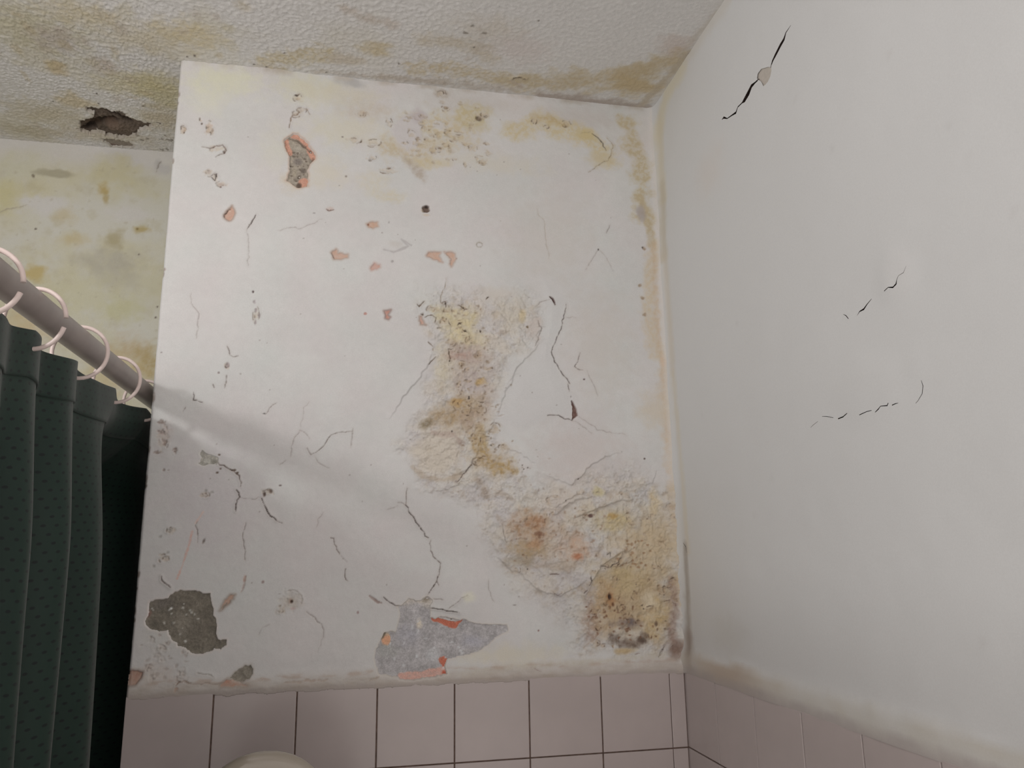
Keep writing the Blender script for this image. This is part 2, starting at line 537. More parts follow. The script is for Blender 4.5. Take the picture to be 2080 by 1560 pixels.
    B(1075, 1070, 62, 46, (178, 138, 100), 0.85, patchy=0.55, ps=70)
    B(1090, 1060, 40, 20, (168, 116, 78), 0.7, patchy=0.6, ps=90)
    B(1095, 1085, 14, 9, (128, 84, 58), 0.8, warp=0.6, ns=100)
    B(1070, 1115, 60, 26, (176, 146, 104), 0.85, patchy=0.4)
    B(1085, 1105, 26, 16, (186, 134, 92), 0.7)
    B(1060, 1140, 55, 16, (164, 144, 112), 0.6, soft=0.9)
    B(1170, 1110, 45, 40, (192, 152, 122), 0.75, patchy=0.4)
    B(1172, 1132, 16, 10, (190, 112, 72), 0.85, warp=0.5, ns=80)
    B(1150, 1150, 60, 20, (180, 160, 138), 0.6, soft=0.9)
    B(1140, 1010, 60, 40, (196, 180, 160), 0.5)
    B(1215, 1000, 18, 14, (196, 180, 130), 0.8)
    B(1250, 1060, 55, 30, (194, 170, 116), 0.8, patchy=0.35)
    B(1245, 1048, 14, 10, (182, 142, 76), 0.85, warp=0.6, ns=70)
    B(1330, 1020, 18, 40, (206, 178, 128), 0.7, patchy=0.3)
    B(1320, 1100, 85, 60, (192, 166, 126), 0.75, patchy=0.35)
    B(1285, 1200, 110, 75, (186, 158, 116), 0.9, patchy=0.25, ps=40)
    B(1265, 1180, 70, 40, (188, 162, 112), 0.8, patchy=0.3)
    B(1230, 1230, 45, 70, (186, 150, 106), 0.85, patchy=0.45)
    B(1260, 1250, 70, 55, (184, 156, 116), 0.8, patchy=0.4)
    B(1330, 1260, 45, 60, (196, 162, 104), 0.8, patchy=0.4)
    B(1320, 1230, 22, 38, (206, 188, 156), 0.8)
    B(1200, 1265, 25, 60, (160, 124, 98), 0.65, patchy=0.6, ps=120)
    B(1270, 1265, 45, 16, (132, 112, 104), 0.8, patchy=0.4, ns=60)
    B(1280, 1262, 12, 12, (112, 98, 94), 0.8)
    L([(1240, 1295), (1265, 1308), (1295, 1306), (1310, 1293)], 14, (108, 86, 70), 0.85, patchy=0.3, ns=60)
    B(1303, 1300, 12, 10, (92, 72, 58), 0.8)
    B(1270, 1322, 30, 10, (184, 152, 100), 0.8)
    B(1333, 1268, 5, 8, (104, 80, 60), 0.8)
    L([(1365, 1180), (1370, 1240), (1365, 1290), (1372, 1330)], 15, (152, 120, 104), 0.75, patchy=0.4)
    L([(1388, 1110), (1390, 1200), (1392, 1300)], 9, (176, 148, 104), 0.8, patchy=0.3)
    B(1372, 1318, 34, 26, (124, 94, 78), 0.75, soft=0.95)
    L([(1370, 1000), (1378, 1100), (1384, 1200)], 20, (190, 166, 130), 0.65, patchy=0.4)
    # nail hole with rust
    B(1240, 1217, 15, 22, (176, 122, 74), 0.85, warp=0.5, ns=90)
    B(1239, 1213, 5, 9, (70, 48, 38), 0.95, dh=-0.004)
    B(1245, 1228, 4, 6, (104, 62, 38), 0.85)
    for k in range(60):
        x = 1190 + rng.random() * 150; y = 1230 + rng.random() * 70
        if x > 1290 and y < 1270: continue
        B(x, y, 2 + rng.random() * 3.5, 2 + rng.random() * 3, (128, 84, 58), 0.7, warp=0.5, ns=200, dh=-0.0008)
    for k in range(26):
        x = 1290 + rng.normal() * 16; y = 1095 + rng.random() * 60
        B(x, y, 2.5 + rng.random() * 3.5, 2 + rng.random() * 3, (150, 108, 72), 0.7, warp=0.5, ns=200, dh=-0.0009)
    for k in range(45):
        x = 1040 + rng.random() * 190; y = 1040 + rng.random() * 100
        B(x, y, 2 + rng.random() * 4, 1.5 + rng.random() * 3, (150, 112, 84), 0.55, warp=0.5, ns=200, dh=-0.0008)
    for k in range(90):
        t_ = rng.random(); x = 930 + 70 * t_ + rng.normal() * 26; y = 620 + 330 * t_
        B(x, y, 2 + rng.random() * 4, 1.5 + rng.random() * 3, (140, 112, 84), 0.5, warp=0.5, ns=200, dh=-0.001)
    for k in range(50):
        t_ = rng.random(); x = 1000 + 380 * t_ + rng.normal() * 40; y = 960 + 120 * t_ + rng.normal() * 30
        B(x, y, 2 + rng.random() * 4, 1.5 + rng.random() * 2.5, (160, 140, 124), 0.45, warp=0.5, ns=200, dh=-0.0012)

    # ---- peeled ridges (raised curling edges of paint)
    def ridge(pts, w=3.0, hgt=0.003, amp=0.0016):
        p = np.array(jag(FP(pts), 0.007, amp)); R = 0.02
        s = S.sl(p[:, 0].min() - R, p[:, 0].max() + R, p[:, 1].min() - R, p[:, 1].max() + R)
        d, qx, qz, fr = line_near(S.U0[s], S.V0[s], p)
        below = S.V0[s] < qz
        prof = np.where(below, np.exp(-(d / (0.0012)) ** 2), np.exp(-(d / (w * MM * 2.4)) ** 2))
        S.h[s] += 1.5 * hgt * prof * np.sin(np.pi * np.clip(fr, 0.02, 0.98)) ** 0.4
    ridge([(1110, 965), (1160, 985), (1205, 940), (1250, 920)], 4, 0.0026)
    ridge([(1130, 1045), (1155, 1020), (1180, 1012), (1200, 1008)], 4, 0.004)
    ridge([(1130, 1030), (1170, 1004), (1195, 1000)], 3, 0.003)
    ridge([(1165, 1052), (1205, 1035), (1240, 1022), (1262, 1015), (1290, 1018)], 4, 0.004)
    ridge([(1205, 1172), (1225, 1145), (1245, 1132), (1262, 1120), (1250, 1150), (1280, 1140)], 5, 0.005)
    ridge([(1188, 1215), (1200, 1185), (1215, 1160)], 4, 0.004)
    ridge([(1060, 1165), (1090, 1195), (1130, 1210), (1165, 1195), (1195, 1175)], 5, 0.003)
    ridge([(1010, 1130), (1035, 1155), (1075, 1170)], 5, 0.0025)
    ridge([(930, 965), (955, 945), (970, 915)], 4, 0.003)
    ridge([(790, 850), (815, 810), (850, 770), (872, 735), (880, 705)], 5, 0.0022)
    ridge([(880, 1000), (930, 985), (960, 965)], 6, 0.002)
    ridge([(1030, 780), (1050, 745), (1080, 715), (1100, 690)], 5, 0.002)
    ridge([(1010, 845), (1020, 810), (1045, 760)], 5, 0.002)
    ridge([(1080, 690), (1098, 670), (1095, 645)], 4, 0.002)
    ridge([(985, 880), (1000, 865), (1005, 850)], 4, 0.002)
    ridge([(1020, 905), (1060, 920), (1100, 955)], 4, 0.0016)
    ridge([(1295, 985), (1325, 980), (1332, 955)], 3, 0.0015)
    # smooth loose sheet of paint standing off the wall
    sheet_poly = FP([(1100, 560), (1150, 600), (1140, 660), (1122, 712), (1140, 760), (1158, 800), (1163, 855), (1120, 845), (1060, 880), (1010, 850), (1030, 790), (1095, 710), (1100, 660)])
    sd2 = poly_sdf(U, V, sheet_poly)
    S.h += 0.0025 * sstep(0.004, -0.03, sd2)
    S.tint(np.s_[:, :], sstep(0.008, -0.012, sd2) * 0.6, (193, 189, 184))

    # ---- scabs: small blisters with curled dark rims
    def scab(x, y, rx, ry, core=(186, 164, 136), rim=(112, 90, 72), a=0.7, n=4):
        B(x, y, rx, ry, core, a * 0.8, warp=0.9, ns=110, patchy=0.4, ps=160, dh=-0.0012)
        for k in range(n):
            a0 = rng.random() * 6.28; sp = 0.4 + rng.random() * 0.9; q_ = 0.25 + 0.75 * rng.random()
            X([(x + rx * q_ * math.cos(a0 + sp * t), y + ry * q_ * math.sin(a0 + sp * t)) for t in np.linspace(0, 1, 6)], 1.2 + rng.random() * 1.6, col=rim, a=a * (0.5 + 0.5 * rng.random()), amp=0.0013, lip=0.0008)
    for args in [(606, 199, 12, 10), (600, 232, 12, 9), (612, 224, 14, 10), (425, 262, 10, 17), (372, 264, 8, 10), (440, 303, 22, 10), (423, 350, 12, 9), (450, 374, 13, 7), (436, 362, 7, 9),
                 (973, 238, 12, 12), (907, 220, 10, 8), (790, 250, 8, 12), (735, 232, 14, 10), (720, 285, 18, 9), (895, 190, 12, 9), (985, 232, 12, 10), (892, 305, 8, 6), (755, 320, 14, 8), (760, 290, 20, 10), (790, 345, 24, 10),
                 (1085, 245, 10, 12), (1150, 252, 12, 9), (1110, 258, 10, 6), (520, 640, 7, 20), (462, 742, 8, 10), (332, 890, 12, 26), (415, 1005, 12, 8), (345, 1078, 10, 8), (333, 1135, 12, 10), (570, 1240, 12, 10), (545, 1000, 12, 8)]:
        scab(*args, a=0.6, n=4)
    for k in range(26):
        scab(805 + rng.random() * 190, 215 + rng.random() * 120, 5 + rng.random() * 9, 4 + rng.random() * 6, (184, 160, 124), (130, 106, 82), 0.6, 2)
    for k in range(34):
        t_ = rng.random()
        scab(915 + 80 * t_ + rng.normal() * 24, 600 + 360 * t_, 5 + rng.random() * 11, 4 + rng.random() * 8, (178, 150, 114), (116, 92, 70), 0.6, 3)
    for k in range(34):
        scab(1045 + rng.random() * 330, 1000 + rng.random() * 160, 5 + rng.random() * 10, 4 + rng.random() * 7, (182, 154, 122), (124, 98, 78), 0.5, 2)
    for k in range(30):
        scab(1195 + rng.random() * 180, 1150 + rng.random() * 170, 5 + rng.random() * 10, 4 + rng.random() * 8, (172, 138, 98), (110, 80, 60), 0.6, 3)
    for k in range(16):
        scab(300 + rng.random() * 90, 1290 + rng.random() * 95, 5 + rng.random() * 9, 4 + rng.random() * 6, lit((150, 134, 124)), lit((116, 100, 90)), 0.45, 2)
    # ---- cracks
    dk = (70, 56, 50)
    X(K(1040, 390, [(440, 910), (432, 980), (405, 1090), (365, 1180), (320, 1300), (345, 1380), (400, 1460), (470, 1560)]), 1.7, col=dk, a=0.85, lip=0.0008)
    X(K(1040, 780, [(455, 0), (468, 60)]), 1.2, col=dk)
    X(K(1040, 780, [(290, 255), (380, 255), (430, 285), (490, 298)]), 1.6, col=dk, a=0.8, lip=0.0008)
    X(K(1040, 780, [(490, 298), (560, 335), (650, 400)]), 0.8, a=0.45)
    X(K(1040, 780, [(540, 260), (630, 325), (720, 375), (840, 400), (920, 410)]), 0.8, a=0.45)
    X(K(1040, 390, [(305, 850), (330, 870), (352, 918)]), 3.6, col=(80, 50, 44), a=1.0, depth=0.004)
    X(K(1040, 390, [(305, 875), (255, 885), (190, 930)]), 0.9, a=0.55)
    X(K(1040, 390, [(215, 1040), (235, 1130), (215, 1200), (190, 1250)]), 1.1, a=0.7)
    X(K(1040, 390, [(555, 1305), (535, 1380), (510, 1415), (530, 1435), (575, 1445)]), 1.4, a=0.6)
    X(K(1040, 390, [(610, 1450), (660, 1560), (700, 1660)]), 0.8, a=0.4)
    X(K(1040, 390, [(702, 465), (600, 630)]), 0.8, a=0.45, amp=0.0004)
    X(K(1040, 390, [(702, 465), (760, 520), (820, 640)]), 0.7, a=0.35, amp=0.0004)
    B(1215.5, 507, 2.5, 3.5, (60, 50, 46), 0.95, warp=0.2, dh=-0.002)
    X(K(1040, 390, [(795, 270), (765, 335)]), 1.2, a=0.5)
    X(K(1040, 390, [(205, 130), (215, 185), (260, 225), (270, 330), (285, 450), (300, 540)]), 0.9, a=0.45, col=(150, 128, 100))
    X(K(1040, 390, [(440, 1015), (520, 1020)]), 0.8, a=0.35)
    B(1186.5, 770.5, 3.2, 2.4, (78, 56, 52), 0.95, warp=0.3, dh=-0.002)
    X(K(1040, 0, [(650, 1085), (700, 1120), (725, 1150), (765, 1225)]), 2.0, col=(84, 72, 52), a=0.85)
    X(K(1040, 0, [(560, 1080), (640, 1068)]), 0.8, a=0.4)
    X(K(1040, 0, [(770, 1120), (820, 1180), (805, 1260), (780, 1310), (735, 1320), (670, 1370), (620, 1400)]), 1.3, col=(150, 126, 84), a=0.75, lip=0.001)
    # left and middle
    X(K(520, 780, [(1230, 845), (1222, 940), (1217, 985)]), 1.2, a=0.8)
    X(K(520, 780, [(1217, 985), (1290, 1100), (1330, 1160), (1400, 1250)]), 2.0, col=dk, a=0.85, lip=0.001)
    X(K(520, 780, [(1217, 985), (1150, 965)]), 0.8, a=0.5)
    X(K(520, 780, [(1150, 990), (1060, 1025)]), 0.7, a=0.4)
    X(K(520, 780, [(1420, 1270), (1418, 1350), (1440, 1400), (1500, 1455), (1490, 1520), (1475, 1570)]), 1.4, a=0.8)
    X(K(520, 1170, [(1480, 0), (1468, 40), (1430, 100), (1395, 155)]), 1.8, col=dk, a=0.85, lip=0.001)
    X(K(520, 1170, [(1468, 40), (1485, 75)]), 1.2)
    X(K(520, 780, [(415, 520), (445, 575), (490, 555), (550, 505), (580, 455), (610, 415), (670, 395), (785, 385)]), 1.3, a=0.7, amp=0.0005, lip=0.0006)
    X(K(520, 780, [(788, 360), (782, 440), (768, 520)]), 0.9, a=0.55, amp=0.0005)
    X(K(520, 780, [(480, 590), (520, 650), (595, 685)]), 0.8, a=0.4)
    X(K(520, 780, [(355, 375), (325, 420), (300, 480), (280, 590)]), 0.9, a=0.5)
    X(K(520, 780, [(355, 375), (390, 390), (435, 445)]), 0.8, a=0.45)
    X(K(520, 780, [(365, 350), (385, 260), (385, 190), (430, 145)]), 0.7, a=0.35)
    X(K(520, 780, [(240, 620), (190, 655)]), 0.9, a=0.45)
    X(K(520, 780, [(50, 240), (80, 245), (130, 175), (170, 150)]), 1.0, a=0.6)
    B(537, 840, 4, 2, (70, 64, 60), 0.8, dh=-0.001)
    X(K(520, 780, [(605, 1250), (632, 1255), (635, 1300), (655, 1345), (680, 1380)]), 1.5, a=0.8)
    X(K(520, 780, [(680, 1380), (740, 1450)]), 0.7, a=0.3)
    X(K(520, 780, [(728, 1500), (730, 1590), (745, 1600)]), 1.6, a=0.8)
    X(K(520, 780, [(545, 1045), (500, 1100), (490, 1165)]), 0.8, a=0.4)
    X(K(520, 780, [(45, 930), (80, 1010), (100, 1050), (165, 1110)]), 2.2, col=dk, a=0.85, lip=0.001)
    X(K(520, 780, [(165, 1110), (215, 1130)]), 1.4, a=0.6)
    B(537, 1004, 4, 6, (96, 76, 64), 0.9, dh=-0.003)
    B(550, 998, 5, 6, (110, 88, 74), 0.85, dh=-0.003)
    B(569, 986, 4, 2.4, (100, 84, 76), 0.8, dh=-0.001)
    X(K(0, 780, [(1770, 640), (1860, 690), (1900, 710), (1945, 745), (1955, 830)]), 2.0, col=(92, 70, 58), a=0.85, lip=0.001)
    for p in K(0, 780, [(1885, 700), (1905, 700), (1930, 720), (1780, 575), (1790, 690), (1765, 720)]):
        B(*p, 3.5, 2.5, (96, 74, 58), 0.85, dh=-0.002)
    X(K(0, 780, [(1920, 860), (1945, 920), (1920, 970), (1915, 1035)]), 2.4, col=dk, a=0.85, lip=0.001)
    X(K(0, 780, [(1945, 920), (2040, 935), (2130, 925), (2180, 900)]), 0.8, a=0.35)
    X(K(0, 780, [(1995, 1130), (1970, 1230), (1985, 1330), (1990, 1430)]), 1.2, a=0.6)
    X(K(0, 780, [(1600, 1120), (1585, 1150), (1605, 1220), (1605, 1290)]), 1.4, a=0.6)
    B(413, 1100, 4, 9, (104, 88, 80), 0.8, dh=-0.002, ang=-0.3)
    L(K(0, 780, [(1650, 1040), (1590, 1130)]), 4, lit((182, 140, 124)), 0.6, patchy=0.4, ps=200)
    L(K(0, 780, [(1560, 1200), (1530, 1330), (1480, 1480), (1440, 1580)]), 3.2, lit((178, 120, 102)), 0.7, patchy=0.5, ps=200)
    X(K(0, 1170, [(1310, 0), (1340, 60), (1385, 95)]), 1.8, a=0.7, lip=0.0015)
    # pitting near the left edge
    for p, w_, h_ in [((328, 858), 8, 8), ((338, 870), 3, 4), ((328, 878), 9, 7), ((335, 898), 5, 10), ((320, 918), 10, 4), ((355, 915), 5, 12), ((332, 955), 3, 3), ((341, 955), 3, 2)]:
        B(*p, w_, h_, (126, 98, 84), 0.7, warp=0.7, ns=150, dh=-0.0025, patchy=0.4, ps=250)
    B(333, 885, 22, 40, (194, 176, 168), 0.5, soft=0.9)
    for p in [(345, 1077), (325, 1090), (335, 1130), (312, 1150), (418, 997), (430, 1000), (340, 1122)]:
        B(*p, 5, 4, lit((120, 112, 104)), 0.55, warp=0.5, ns=150, dh=-0.001)
    # pits on the upper left
    for p, w_, h_ in [((425, 262), 10, 17), ((372, 263), 7, 9), ((408, 245), 4, 3)]:
        B(*p, w_, h_, (188, 160, 132), 0.75, warp=0.6, ns=120, patchy=0.5, ps=200, dh=-0.0015)
        B(p[0] + 2, p[1] + 6, 2.5, 3, (96, 78, 66), 0.9, dh=-0.002)
        B(p[0] - w_ * 0.6, p[1] - 3, 1.8, 5, (110, 92, 78), 0.8, dh=-0.002)
    X(K(0, 0, [(1640, 1195), (1700, 1205), (1770, 1185), (1810, 1180), (1840, 1225), (1820, 1250), (1755, 1275)]), 2.0, col=(120, 96, 84), a=0.7, lip=0.001)
    B(455, 309, 4, 5, (100, 80, 70), 0.85, dh=-0.002)
    B(423, 348, 10, 7, (160, 142, 132), 0.7, patchy=0.5, dh=-0.001)
    X(K(0, 0, [(1720, 1440), (1745, 1465), (1760, 1410)]), 1.8, col=dk, a=0.9)
    B(452, 375, 12, 6, (176, 152, 136), 0.75, patchy=0.4, dh=-0.001)
    B(448, 380, 3, 3, (110, 84, 76), 0.8)
    X(K(0, 390, [(2080, 180), (2050, 235), (2010, 300)]), 2.0, col=dk, a=0.8, lip=0.001)
    X(K(0, 390, [(2005, 305), (2020, 370), (2020, 440), (2020, 600)]), 0.9, a=0.4)
    B(514, 592, 3, 3.5, (74, 54, 54), 0.9, dh=-0.002)
    for p in [(517, 612), (520, 630), (519, 655), (527, 640)]:
        B(*p, 4, 6, (146, 130, 130), 0.7, warp=0.6, ns=150, dh=-0.0015)
    X(K(0, 390, [(1555, 820), (1555, 900), (1620, 990), (1605, 1080), (1600, 1190)]), 0.9, a=0.4)
    X(K(0, 390, [(1845, 1250), (1865, 1320), (1895, 1340), (1935, 1330)]), 1.5, a=0.65)
    B(462, 741, 5, 8, (150, 132, 128), 0.75, dh=-0.002)
    B(328, 716, 4, 2.5, (120, 108, 104), 0.8, dh=-0.001)
    B(444, 757, 3, 3, (128, 114, 110), 0.8, dh=-0.001)
    X(K(0, 780, [(1570, 60), (1570, 130), (1645, 150)]), 1.8, col=dk, a=0.7)
    X(K(0, 390, [(1840, 1490), (1835, 1560)]), 2.0, a=0.55)
    X(K(0, 780, [(1730, 0), (1740, 30)]), 1.6, a=0.6)
    X(K(0, 780, [(1830, 0), (1825, 30)]), 2.4, a=0.5)
    X(K(0, 780, [(1505, 190), (1485, 225)]), 1.5, a=0.55)
    # small flakes and pits in the middle
    for p, w_, h_ in K(0, 0, []) or [((670, 424), 9, 8)]:
        B(*p, w_, h_, (190, 164, 150), 0.7, ns=120)
    X([(662, 424), (668, 428), (678, 426)], 2.0, col=(110, 76, 66), a=0.85)
    X(K(520, 390, [(170, 310), (270, 290), (370, 295), (450, 260), (540, 220)]), 0.9, a=0.4)
    B(638, 433, 4, 2, (130, 122, 118), 0.7)
    B(865, 425, 10, 9, (104, 80, 66), 0.9, warp=0.3, ns=120, soft=0.25, dh=-0.006)
    B(866, 419, 8, 4, (62, 46, 40), 0.95, dh=-0.002)
    B(858, 428, 4, 5, (186, 164, 140), 0.9, dh=0.003)
    B(866, 437, 12, 5, (194, 172, 146), 0.6)
    def ring(cx, cy, rx, ry, col, a, w=1.6):
        X([(cx + rx * math.cos(t), cy + ry * math.sin(t)) for t in np.linspace(0.3, 6.0, 18)], w, col=col, a=a, amp=0.0006, taper=False)
    B(606, 200, 8, 6, (186, 164, 138), 0.7, dh=-0.0012)
    B(602, 194, 5, 3, (72, 58, 50), 0.85, dh=-0.002)
    X(K(520, 0, [(270, 1040), (285, 960), (330, 935), (355, 905), (340, 935)]), 2.0, col=(140, 112, 88), a=0.8, lip=0.001)
    X(K(520, 0, [(385, 880), (420, 890), (440, 930)]), 1.4, col=(150, 124, 100), a=0.7)
    B(696, 278, 4, 2.5, (100, 86, 82), 0.85, dh=-0.001)
    B(703, 358, 3, 3, (120, 104, 92), 0.7, dh=-0.001)
    B(740, 230, 12, 8, (180, 156, 130), 0.6, patchy=0.6, ps=160)
    L([(780, 507), (800, 512), (830, 500), (815, 485), (835, 498)], 4, (160, 152, 148), 0.55, dh=-0.001)
    B(800, 495, 24, 12, (190, 182, 172), 0.7, dh=0.0015)
    B(797, 531, 6, 5, (140, 132, 128), 0.6, warp=0.6, ns=150)
    B(790, 452, 3, 5, (140, 132, 128), 0.6)
    ring(974, 497, 6, 5, (150, 138, 118), 0.75, 1.4)
    X(K(520, 390, [(1545, 700), (1535, 780), (1500, 850), (1500, 900), (1560, 920), (1580, 960)]), 1.4, col=(160, 140, 112), a=0.7, lip=0.001)
    ft = (104, 82, 62)
    for pts in [[(1640, 0 + 920), (1665, 930), (1680, 945), (1715, 955)], [(1640, 1080), (1650, 1065), (1675, 1060)], [(1685, 1130), (1705, 1120), (1715, 1140)],
                [(1820, 1120), (1825, 1140)], [(1870, 870), (1890, 850)], [(1340, 990), (1360, 1000), (1355, 985)], [(1370, 1020), (1430, 1000), (1465, 1020), (1455, 1060)],
                [(1310, 910), (1325, 930), (1365, 890)], [(1510, 900), (1540, 890), (1545, 930)], [(1560, 1040), (1580, 1080)], [(1470, 1110), (1500, 1105)],
                [(1400, 1220), (1440, 1260)], [(1405, 1400), (1460, 1340)], [(1570, 1385), (1580, 1350), (1560, 1275), (1590, 1280)]]:
        X(K(520, 390, pts), 2.0, col=ft, a=0.75, lip=0.0012)
    for p in K(520, 390, [(1685, 940), (1660, 1070), (1700, 1130), (1540, 905), (1355, 995), (1885, 855), (1825, 1130), (1575, 1370), (1730, 1480 + 200)]):
        B(*p, 3, 2.2, (70, 56, 46), 0.85, warp=0.4, dh=-0.002)
    B(952.5, 806.5, 3, 3, (60, 48, 44), 0.95, warp=0.3, dh=-0.002)
    B(918, 876, 2.5, 2.5, (80, 64, 56), 0.9, dh=-0.001)
    B(1072, 663, 4, 4, (110, 88, 60), 0.8, dh=-0.002)
    X(K(520, 780, [(1760, 630), (1700, 720), (1630, 800)]), 1.8, a=0.7, lip=0.0012)
    B(926, 978, 4, 4, (140, 124, 118), 0.7)
    X(K(520, 780, [(2000, 1130), (2010, 1220), (2035, 1290)]), 1.2, a=0.5, lip=0.001)
    B(1200, 1048, 6, 4, (96, 66, 58), 0.9, dh=-0.002)
    B(1309, 932, 3, 2.5, (84, 64, 54), 0.9, dh=-0.001)
    for p in [(1061, 945), (1064, 953), (1072, 950), (1148, 1017), (1174, 973), (1292, 1187), (1305, 1230), (1308, 1237), (1072, 1156)]:
        B(*p, 2.2, 2.2, (84, 66, 54), 0.85, warp=0.2, dh=-0.001)
    X([(1195, 1190), (1200, 1180), (1198, 1172)], 2.2, col=dk, a=0.85)
    X([(1222, 1150), (1240, 1153), (1250, 1145), (1262, 1133)], 1.8, col=dk, a=0.75, lip=0.001)
    X([(1232, 1127), (1240, 1122), (1238, 1132)], 1.6, col=dk, a=0.7)
    X([(1185, 1205), (1192, 1199)], 2.0, a=0.7)
    X([(1118, 1167), (1135, 1167)], 2.2, col=(110, 84, 76), a=0.7)
    X([(1122, 1203), (1132, 1210), (1140, 1205)], 1.8, a=0.6)
    X([(1338, 1334), (1347, 1322), (1351, 1312)], 1.6, col=(70, 54, 44), a=0.9)
    X([(1340, 1330), (1347, 1318)], 1.6, col=(70, 54, 44), a=0.8)
    X([(1085, 1357), (1097, 1363)], 1.6, col=(120, 80, 70), a=0.7)
    X([(1290, 1329), (1300, 1327)], 1.4, col=(120, 80, 70), a=0.7)
    B(1094, 1281, 2.4, 2.4, (124, 70, 62), 0.9)
    B(1045, 1229, 6, 2.5, (140, 128, 122), 0.7)
    L([(940, 1370), (1000, 1362), (1100, 1350), (1200, 1345), (1350, 1330)], 10, lit((150, 136, 116)), 0.5, patchy=0.4)
    B(1040, 1330, 150, 30, lit((166, 152, 130)), 0.6, soft=0.9)
    # stained nail hole low on the wall
    B(590, 1222, 24, 22, lit((148, 132, 120)), 0.55, soft=0.8, warp=0.4)
    scab(591, 1218, 24, 22, lit((150, 136, 124)), lit((132, 118, 106)), 0.5, 4)
    B(590, 1221, 7, 8, lit((126, 100, 84)), 0.85)
    B(592, 1222, 3.5, 4, (74, 54, 46), 0.95, dh=-0.004)
    B(595, 1236, 8, 4, lit((150, 122, 116)), 0.7)
    B(565, 1243, 8, 7, lit((146, 134, 126)), 0.5, patchy=0.5)
    B(534, 1182, 4, 4, lit((116, 92, 86)), 0.8)
    X(K(520, 1170, [(410, 290), (480, 340), (530, 390), (550, 440), (545, 500)]), 1.1, a=0.5)
    X(K(520, 1170, [(545, 500), (500, 620)]), 0.7, a=0.35)
    X(K(520, 1170, [(20, 480), (50, 420), (110, 395)]), 0.8, a=0.35)
    X(K(520, 1170, [(920, 160), (960, 190), (1020, 220)]), 4.0, col=lit((120, 94, 86)), a=0.8)
    B(727, 1244, 2.5, 3.5, lit((120, 90, 86)), 0.8)
    X(K(520, 1170, [(1035, 170), (1085, 215), (1130, 240), (1180, 240)]), 1.8, col=dk, a=0.7, lip=0.001)
    X(K(520, 1170, [(1440, 185), (1520, 195)]), 1.0, a=0.6)
    X(K(520, 1170, [(1410, 262), (1480, 270), (1550, 285), (1650, 300)]), 1.8, col=dk, a=0.75, lip=0.0025)
    X(K(520, 1170, [(1560, 270), (1630, 220), (1720, 155)]), 1.0, a=0.5, lip=0.0015)
    B(950, 1215, 20, 14, lit((176, 166, 140)), 0.5)
    X(K(520, 1170, [(1890, 30), (1890, 110), (1940, 215)]), 1.0, a=0.45)
    X(K(0, 1170, [(1995, 0), (1985, 60), (1960, 130)]), 3.2, col=lit((132, 104, 94)), a=0.6)
    B(497, 1176, 4, 9, lit((150, 118, 104)), 0.7)
    B(335, 1300, 60, 60, lit((158, 146, 136)), 0.35, soft=0.9, patchy=0.4)
    B(310, 1370, 60, 30, lit((160, 140, 126)), 0.5, soft=0.9, patchy=0.4)
    for k in range(22):
        B(285 + rng.random() * 110, 1290 + rng.random() * 90, 3 + rng.random() * 4, 2 + rng.random() * 4, lit((130, 112, 102)), 0.4, warp=0.6, ns=150, dh=-0.0008)
    # thin specks
    for k in range(70):
        B(380 + rng.random() * 900, 230 + rng.random() * 1050, 1.5 + rng.random() * 1.6, 1.4 + rng.random() * 1.2, (132, 120, 112), 0.5, warp=0.3, ns=200)

    # ---- small flakes where a red undercoat shows
    org = (196, 146, 120); brick = (196, 122, 92)
    S.hole(FP(K(0, 390, [(1820, 185), (1850, 145), (1885, 112), (1908, 170), (1890, 215), (1855, 238), (1830, 215)])), 0.0022, org, edge=(150, 116, 96))
    X(K(0, 390, [(1822, 210), (1820, 185), (1850, 150), (1870, 140)]), 2.0, col=(90, 64, 52), a=0.85)
    B(467, 428, 4, 3, (206, 178, 156), 0.8, dh=0.001)
    S.hole(FP(K(520, 390, [(900, 262), (930, 240), (985, 245), (990, 275), (950, 296), (915, 285)])), 0.0018, (196, 152, 124), edge=(176, 140, 116))
    B(748, 456, 3, 3, (140, 86, 60), 0.8)
    S.hole(FP(K(520, 390, [(610, 490), (650, 462), (665, 495), (750, 505), (745, 530), (690, 545), (630, 545), (625, 515)])), 0.0022, (194, 152, 128), edge=(170, 138, 118))
    X(K(520, 390, [(612, 495), (630, 530), (640, 545)]), 1.5, col=(130, 96, 76), a=0.7)
    S.hole(FP(K(520, 390, [(932, 605), (960, 575), (1005, 590), (1010, 615), (935, 638)])), 0.002, (196, 148, 130), edge=(186, 150, 136))
    S.hole(FP(K(520, 390, [(1380, 515), (1400, 487), (1500, 490), (1485, 520), (1515, 575), (1440, 545)])), 0.002, (198, 154, 128), edge=(176, 140, 120))
    S.hole(FP(K(520, 390, [(1530, 490), (1600, 490), (1625, 540), (1590, 605), (1575, 585), (1585, 545)])), 0.002, (198, 154, 128), edge=(176, 140, 120))
    B(742, 637, 4.2, 3.4, (184, 128, 114), 0.9, soft=0.3, warp=0.2, dh=-0.001)
    S.hole(FP(K(520, 390, [(1040, 965), (1095, 955), (1085, 975), (1070, 995), (1092, 1015), (1075, 1035), (1050, 1025), (1055, 1000)])), 0.002, (190, 128, 108), edge=(130, 92, 80))
    S.hole(FP(K(520, 390, [(1330, 1010), (1350, 1010), (1360, 1050), (1380, 1085), (1340, 1075), (1330, 1045)])), 0.002, (194, 146, 124), edge=(150, 116, 96))
    S.hole(FP(K(0, 1170, [(1780, 280), (1830, 200), (1870, 150), (1912, 152), (1870, 215), (1800, 278)])), 0.0025, lit((150, 112, 92)), edge=lit((120, 100, 88)))
    X(K(0, 1170, [(1790, 270), (1840, 225)]), 2.5, col=lit((110, 104, 94)), a=0.8)
